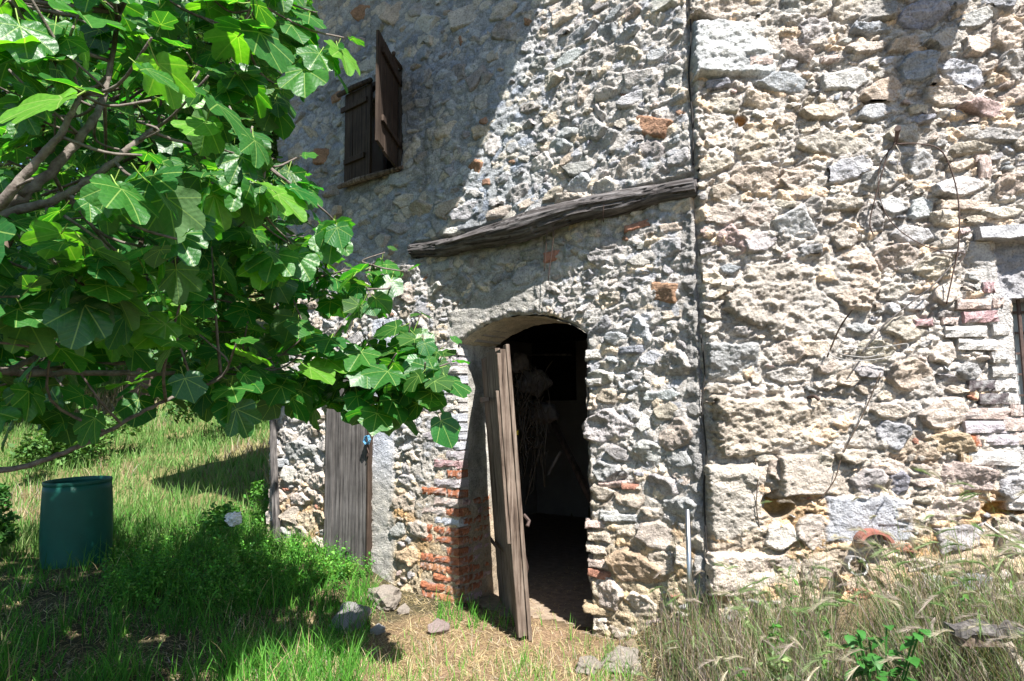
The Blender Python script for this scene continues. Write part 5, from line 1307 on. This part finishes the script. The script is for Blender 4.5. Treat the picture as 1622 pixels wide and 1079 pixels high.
# shoot tips inside the crown (outline of the foliage given as directions from the viewpoint, depth spread over metres)
PLY = [(-700, -700), (560, -700), (515, -40), (500, 60), (455, 130), (480, 230), (510, 320), (585, 410), (620, 470), (685, 545), (670, 590), (600, 640), (560, 655), (470, 600), (420, 625), (340, 570), (230, 545), (60, 600), (-40, 650), (-700, 700)]
def inpoly(x, y):
    c = False; j = len(PLY) - 1
    for i in range(len(PLY)):
        xi, yi = PLY[i]; xj, yj = PLY[j]
        if (yi > y) != (yj > y) and x < (xj - xi) * (y - yi) / (yj - yi) + xi: c = not c
        j = i
    return c
tips = []
def s1(x, a, b): t = min(max((x - a) / (b - a), 0), 1); return t * t * (3 - 2 * t)
def addtips(n, x0, x1, y0, y1, ymn=0, ymx=0):
    k = 0; it = 0
    while k < n and it < n * 60:
        it += 1; px = random.uniform(x0, x1); py = random.uniform(y0, y1)
        if not inpoly(px, py): continue
        a = 1.75 + 1.25 * s1(px, 150, 600) + .5 * s1(py, 350, 600); b = 4.9 - 1.1 * s1(px, 420, 680) - .8 * s1(py, 450, 600)
        Y = random.uniform(a, b) if not ymn else random.uniform(ymn, ymx)
        p = atY(px, py, Y)
        if not (1.15 < p.z < 5.2): continue
        if any((p - q_).length < .13 for q_ in tips): continue
        tips.append(p); k += 1
addtips(250, -60, 700, -60, 660)
for p_ in [(640, 430, 3.6), (708, 545, 3.4), (712, 575, 3.3), (670, 530, 3.5), (665, 500, 3.6), (690, 560, 3.5), (610, 400, 3.7), (560, 640, 3.5), (600, 560, 3.6), (545, 60, 3.1), (500, 20, 3.1), (440, 600, 3.4), (380, 580, 3.2), (90, 640, 2.9), (20, 660, 2.8), (225, 600, 3.0), (330, 120, 2.1), (240, 60, 1.8), (110, 90, 1.9), (100, 420, 2.2), (180, 480, 2.3), (30, 470, 2.1), (60, 300, 2.6), (400, 200, 2.6), (470, 250, 2.9), (530, 350, 3.1)]:
    tips.append(atY(*p_))
n_in = len(tips)
addtips(140, -650, 560, -650, -20)
addtips(45, -650, -40, -100, 680)
leaves = []      # (matrix, size)
tw_ = MB(); UPV = Vector((0, 0, 1))
for ti, tp in enumerate(tips):
    lp = tp - FO
    d2 = ((LPa - np.array(tuple(lp))) ** 2).sum(1) + 1.5 * np.maximum(LPa[:, 2] - lp.z, 0) ** 2; k = int(d2.argmin()); base = Vector(LPa[k])
    dist = (lp - base).length
    mid = base.lerp(lp, .5) + Vector((random.gauss(0, .05), random.gauss(0, .05), -.10 * dist))
    if dist > .05:
        P = bez([base, mid, lp], 4); tw_.tube(P, [.004 + .007 * min(dist, 1) * (1 - i / (len(P) - 1)) for i in range(len(P))], 5)
    gd = ((lp - mid).normalized() + Vector((random.gauss(0, .3), random.gauss(0, .3), random.uniform(.1, .8)))).normalized()
    nl = random.randint(6, 9) if ti < n_in else random.randint(4, 6)
    a0 = random.uniform(0, 6.28)
    for j in range(nl):
        t = (j + .5) / nl; org = lp + gd * (.04 - .30 * t)
        az = a0 + j * 2.4 + random.gauss(0, .25); pitch = random.uniform(-1.25, -.1) if j else random.uniform(-.2, .7)
        s = random.uniform(.075, .155) * random.choice((1, 1, 1.15)) * (1 - .5 * (t < .16)) * (1.0 if ti < n_in else 1.15)
        ax = Vector((math.cos(az) * math.cos(pitch), math.sin(az) * math.cos(pitch), math.sin(pitch)))
        nn = (UPV + Vector((SUN.x, SUN.y, 0)) * .7 + Vector((random.gauss(0, .35), random.gauss(0, .35), 0))); nn = (nn - ax * nn.dot(ax)).normalized()
        sx = ax.cross(nn).normalized(); v = random.randrange(12)
        pet = HI[v][4] * s
        R = Matrix((sx, ax, nn)).transposed().to_4x4()
        M4 = Matrix.Translation(org + ax * pet) @ R @ Matrix.Scale(s, 4)
        wp = org + ax * (pet + s * .4) + FO
        leaves.append((M4, s, v, wp))
tw_.build('twigs', M_BARK, fig, True)['kind'] = 'stuff'
vd = CM.inverted()
def appsize(lf):
    c = vd @ (lf[3] - CAM)
    if c.z > -.3: return 0
    px = IW / 2 + FPX * c.x / -c.z; py = IH / 2 - FPX * c.y / -c.z
    return lf[1] / -c.z if (-40 < px < IW and -40 < py < IH) else 0
leaves.sort(key=lambda l: -appsize(l))
# drop leaves that would pass through the wall
def okleaf(l):
    x, y, z = WL.loc(l[3]); return y < -.12
CLR = [((0, 335), (247, 202)), ((0, 320), (165, 150)), ((0, 744), (330, 608)), ((0, 590), (330, 590)), ((243, 210), (335, 232))]
def clear(l):
    c = vd @ (l[3] - CAM)
    if c.z > -.3 or -c.z > 3.1: return True
    px = IW / 2 + FPX * c.x / -c.z; py = IH / 2 - FPX * c.y / -c.z; rr = FPX * l[1] * .55 / -c.z
    for k, ((x0, y0), (x1, y1)) in enumerate(CLR):
        if k > 1 and random.random() < .35: continue
        t = max(0, min(1, ((px - x0) * (x1 - x0) + (py - y0) * (y1 - y0)) / ((x1 - x0) ** 2 + (y1 - y0) ** 2)))
        if math.hypot(px - x0 - t * (x1 - x0), py - y0 - t * (y1 - y0)) < rr + 8: return False
    return True
leaves = [l for l in leaves if okleaf(l) and clear(l)]
for M4, s, v, wp in leaves[:300]:
    o = link('leaf', HIM[v], fig); o.matrix_local = M4
BV = []; BF = []; BU = []; BC = []; BM = []; nb = 0
for M4, s, v, wp in leaves[300:]:
    V, F, PF, UV, L = LO[v]; A = np.array(M4); W_ = V @ A[:3, :3].T + A[:3, 3]
    BV.append(W_); BF.append(np.concatenate([F, PF]) + nb); BU.append(UV); nb += len(V); BM.append(np.concatenate([np.zeros(len(F), np.int32), np.ones(len(PF), np.int32)]))
    BC.append(np.repeat(np.array([[random.uniform(.7, 1.5), random.uniform(.75, 1.3), random.uniform(.7, 1.2)]]), len(V), 0))
me = mesh_np('foliage', np.concatenate(BV), np.concatenate(BF), [M_FIG, M_PET], np.concatenate(BC), True, np.concatenate(BU))
me.polygons.foreach_set('material_index', np.concatenate(BM)); link('foliage', me, fig)['kind'] = 'stuff'
print('leaves', len(leaves), 'tips', len(tips))

# ================================================================== FAR SHRUBS AND TREES
def bush(kind, name, x, y, rad, hgt, nclump, nleaf, size, col, label, seed, trunk=True):
    g = np.random.default_rng(seed); z = float(gz(x, y)); r = empty(name, (x, y, z)); tag(r, label, kind)
    V = []; F = []; Cc = []; nb = 0; cl = []
    for k in range(nclump):
        d = g.normal(0, 1, 3); d /= np.linalg.norm(d); d = d * g.random() ** .4
        c = np.array((d[0] * rad, d[1] * rad, hgt * (.52 + .42 * d[2]))); cl.append(c)
        rr = rad * g.uniform(.22, .42)
        a, b, cc = leafcloud(*c, (rr, rr, rr * .8), nleaf, size, np.array(col) * g.uniform(.7, 1.3), seed=seed * 100 + k)
        V.append(a); F.append(b + nb); Cc.append(cc); nb += len(a)
    link('crown', mesh_np('crown', np.concatenate(V), np.concatenate(F), M_TREE, np.clip(np.concatenate(Cc), .01, .5)), r)
    if trunk:
        m = MB(); m.tube(bez([(0, 0, -.1), (.1, 0, hgt * .3), (0, .1, hgt * .75)], 4), [.03 * hgt * (1 - i / 10) for i in range(9)], 7); m.build('trunk', M_BARKD, r, True)
        m = MB()
        for c in cl[::2]: m.tube(bez([(0.05, 0, hgt * .3), tuple(np.array((0, 0, hgt * .4)) * .5 + c * .5), tuple(c)], 3), .012 * hgt ** .5, 4)
        m.build('limbs', M_BARKD, r, True)
bush('tree', 'olive_tree', -12.5, 13.5, 3.4, 9.5, 60, 400, .12, (.07, .14, .04), 'big green tree on the hillside far left behind the fig leaves', 1)
bush('tree', 'leafy_tree', -8.2, 15.0, 3.2, 10.5, 60, 400, .12, (.06, .15, .035), 'tall leafy tree on the slope behind the middle of the fig', 2)
bush('tree', 'leafy_tree', -4.4, 16.8, 3.0, 11.0, 60, 400, .12, (.065, .13, .04), 'dense leafy tree behind the barn end, right of the other hillside trees', 3)
bush('tree', 'leafy_tree', -15.5, 19.5, 4.2, 12.5, 36, 330, .13, (.055, .13, .035), 'tallest background tree at the far left top of the slope', 4)
bush('tree', 'leafy_tree', -9.8, 21.5, 4.2, 13.0, 36, 330, .13, (.06, .12, .04), 'background tree rising between the two nearer hillside trees', 5)
bush('tree', 'leafy_tree', -8.9, 18.2, 3.2, 13.0, 60, 400, .13, (.06, .13, .035), 'slender tall tree filling the gap between the hillside trees', 12)
bush('shrub', 'wild_shrub', -7.4, 11.2, 1.1, 1.3, 12, 260, .07, (.08, .17, .04), 'rounded shrub on the meadow above the barrel', 6, False)
bush('shrub', 'wild_shrub', -5.2, 13.0, 1.3, 1.5, 12, 260, .07, (.07, .15, .04), 'low shrub at the top of the meadow left of the wall end', 7, False)
bush('shrub', 'wild_shrub', -9.6, 10.6, 1.2, 1.4, 12, 260, .07, (.06, .15, .03), 'dark shrub on the meadow at the far left', 8, False)
bush('shrub', 'bramble_bush', -4.75, 5.9, .55, .85, 9, 260, .045, (.05, .15, .03), 'dark leafy bramble just left of the green barrel', 9, False)
bush('shrub', 'bramble_bush', -2.9, 7.4, .55, .5, 9, 200, .035, (.09, .24, .04), 'bright green weed clump against the far end of the wall', 10, False)
small_plant(88, 1110, 3.5, .16, 'small bright yellow green seedling at the bottom left corner', .05, 8, 5, name='seedling')
for o in [c for c in bpy.data.objects['seedling'].children if c.name.startswith('leaf')]: o.data.materials[0] = M_YG

# strap hinges on the door leaf and shutters
for z in (.45, 1.55):
    m = MB(); q0 = dmap(0, -.032, z); q1 = dmap(.55, -.032, z)
    m.add([dmap(-.02, -.034, z), dmap(.5, -.034, z + .01), dmap(.5, -.034, z + .035), dmap(-.02, -.034, z + .045), dmap(-.02, -.028, z), dmap(.5, -.028, z + .01), dmap(.5, -.028, z + .035), dmap(-.02, -.028, z + .045)],
          [(0, 1, 2, 3), (7, 6, 5, 4), (0, 4, 5, 1), (1, 5, 6, 2), (2, 6, 7, 3), (3, 7, 4, 0)]); m.build('hinge', M_IRON, dl)
GR = {'tree': 'trees on the slope behind the fig', 'shrub': 'shrubs on the meadow', 'rock': 'loose stones lying by the doors', 'vine': 'dry vine stems on the wall', 'twig': 'twigs sticking out of the wall',
      'wire': 'rusty wires hanging on the walls', 'sack': 'sacks hanging in the doorway', 'gap_strip': 'dark strips standing for the gap between the buildings', 'stick': 'bleached sticks at the wall foot'}
for o in list(COL.objects):
    if o.parent is None and o.get('category') in GR and o.name != 'fig_tree': o['group'] = GR[o['category']]
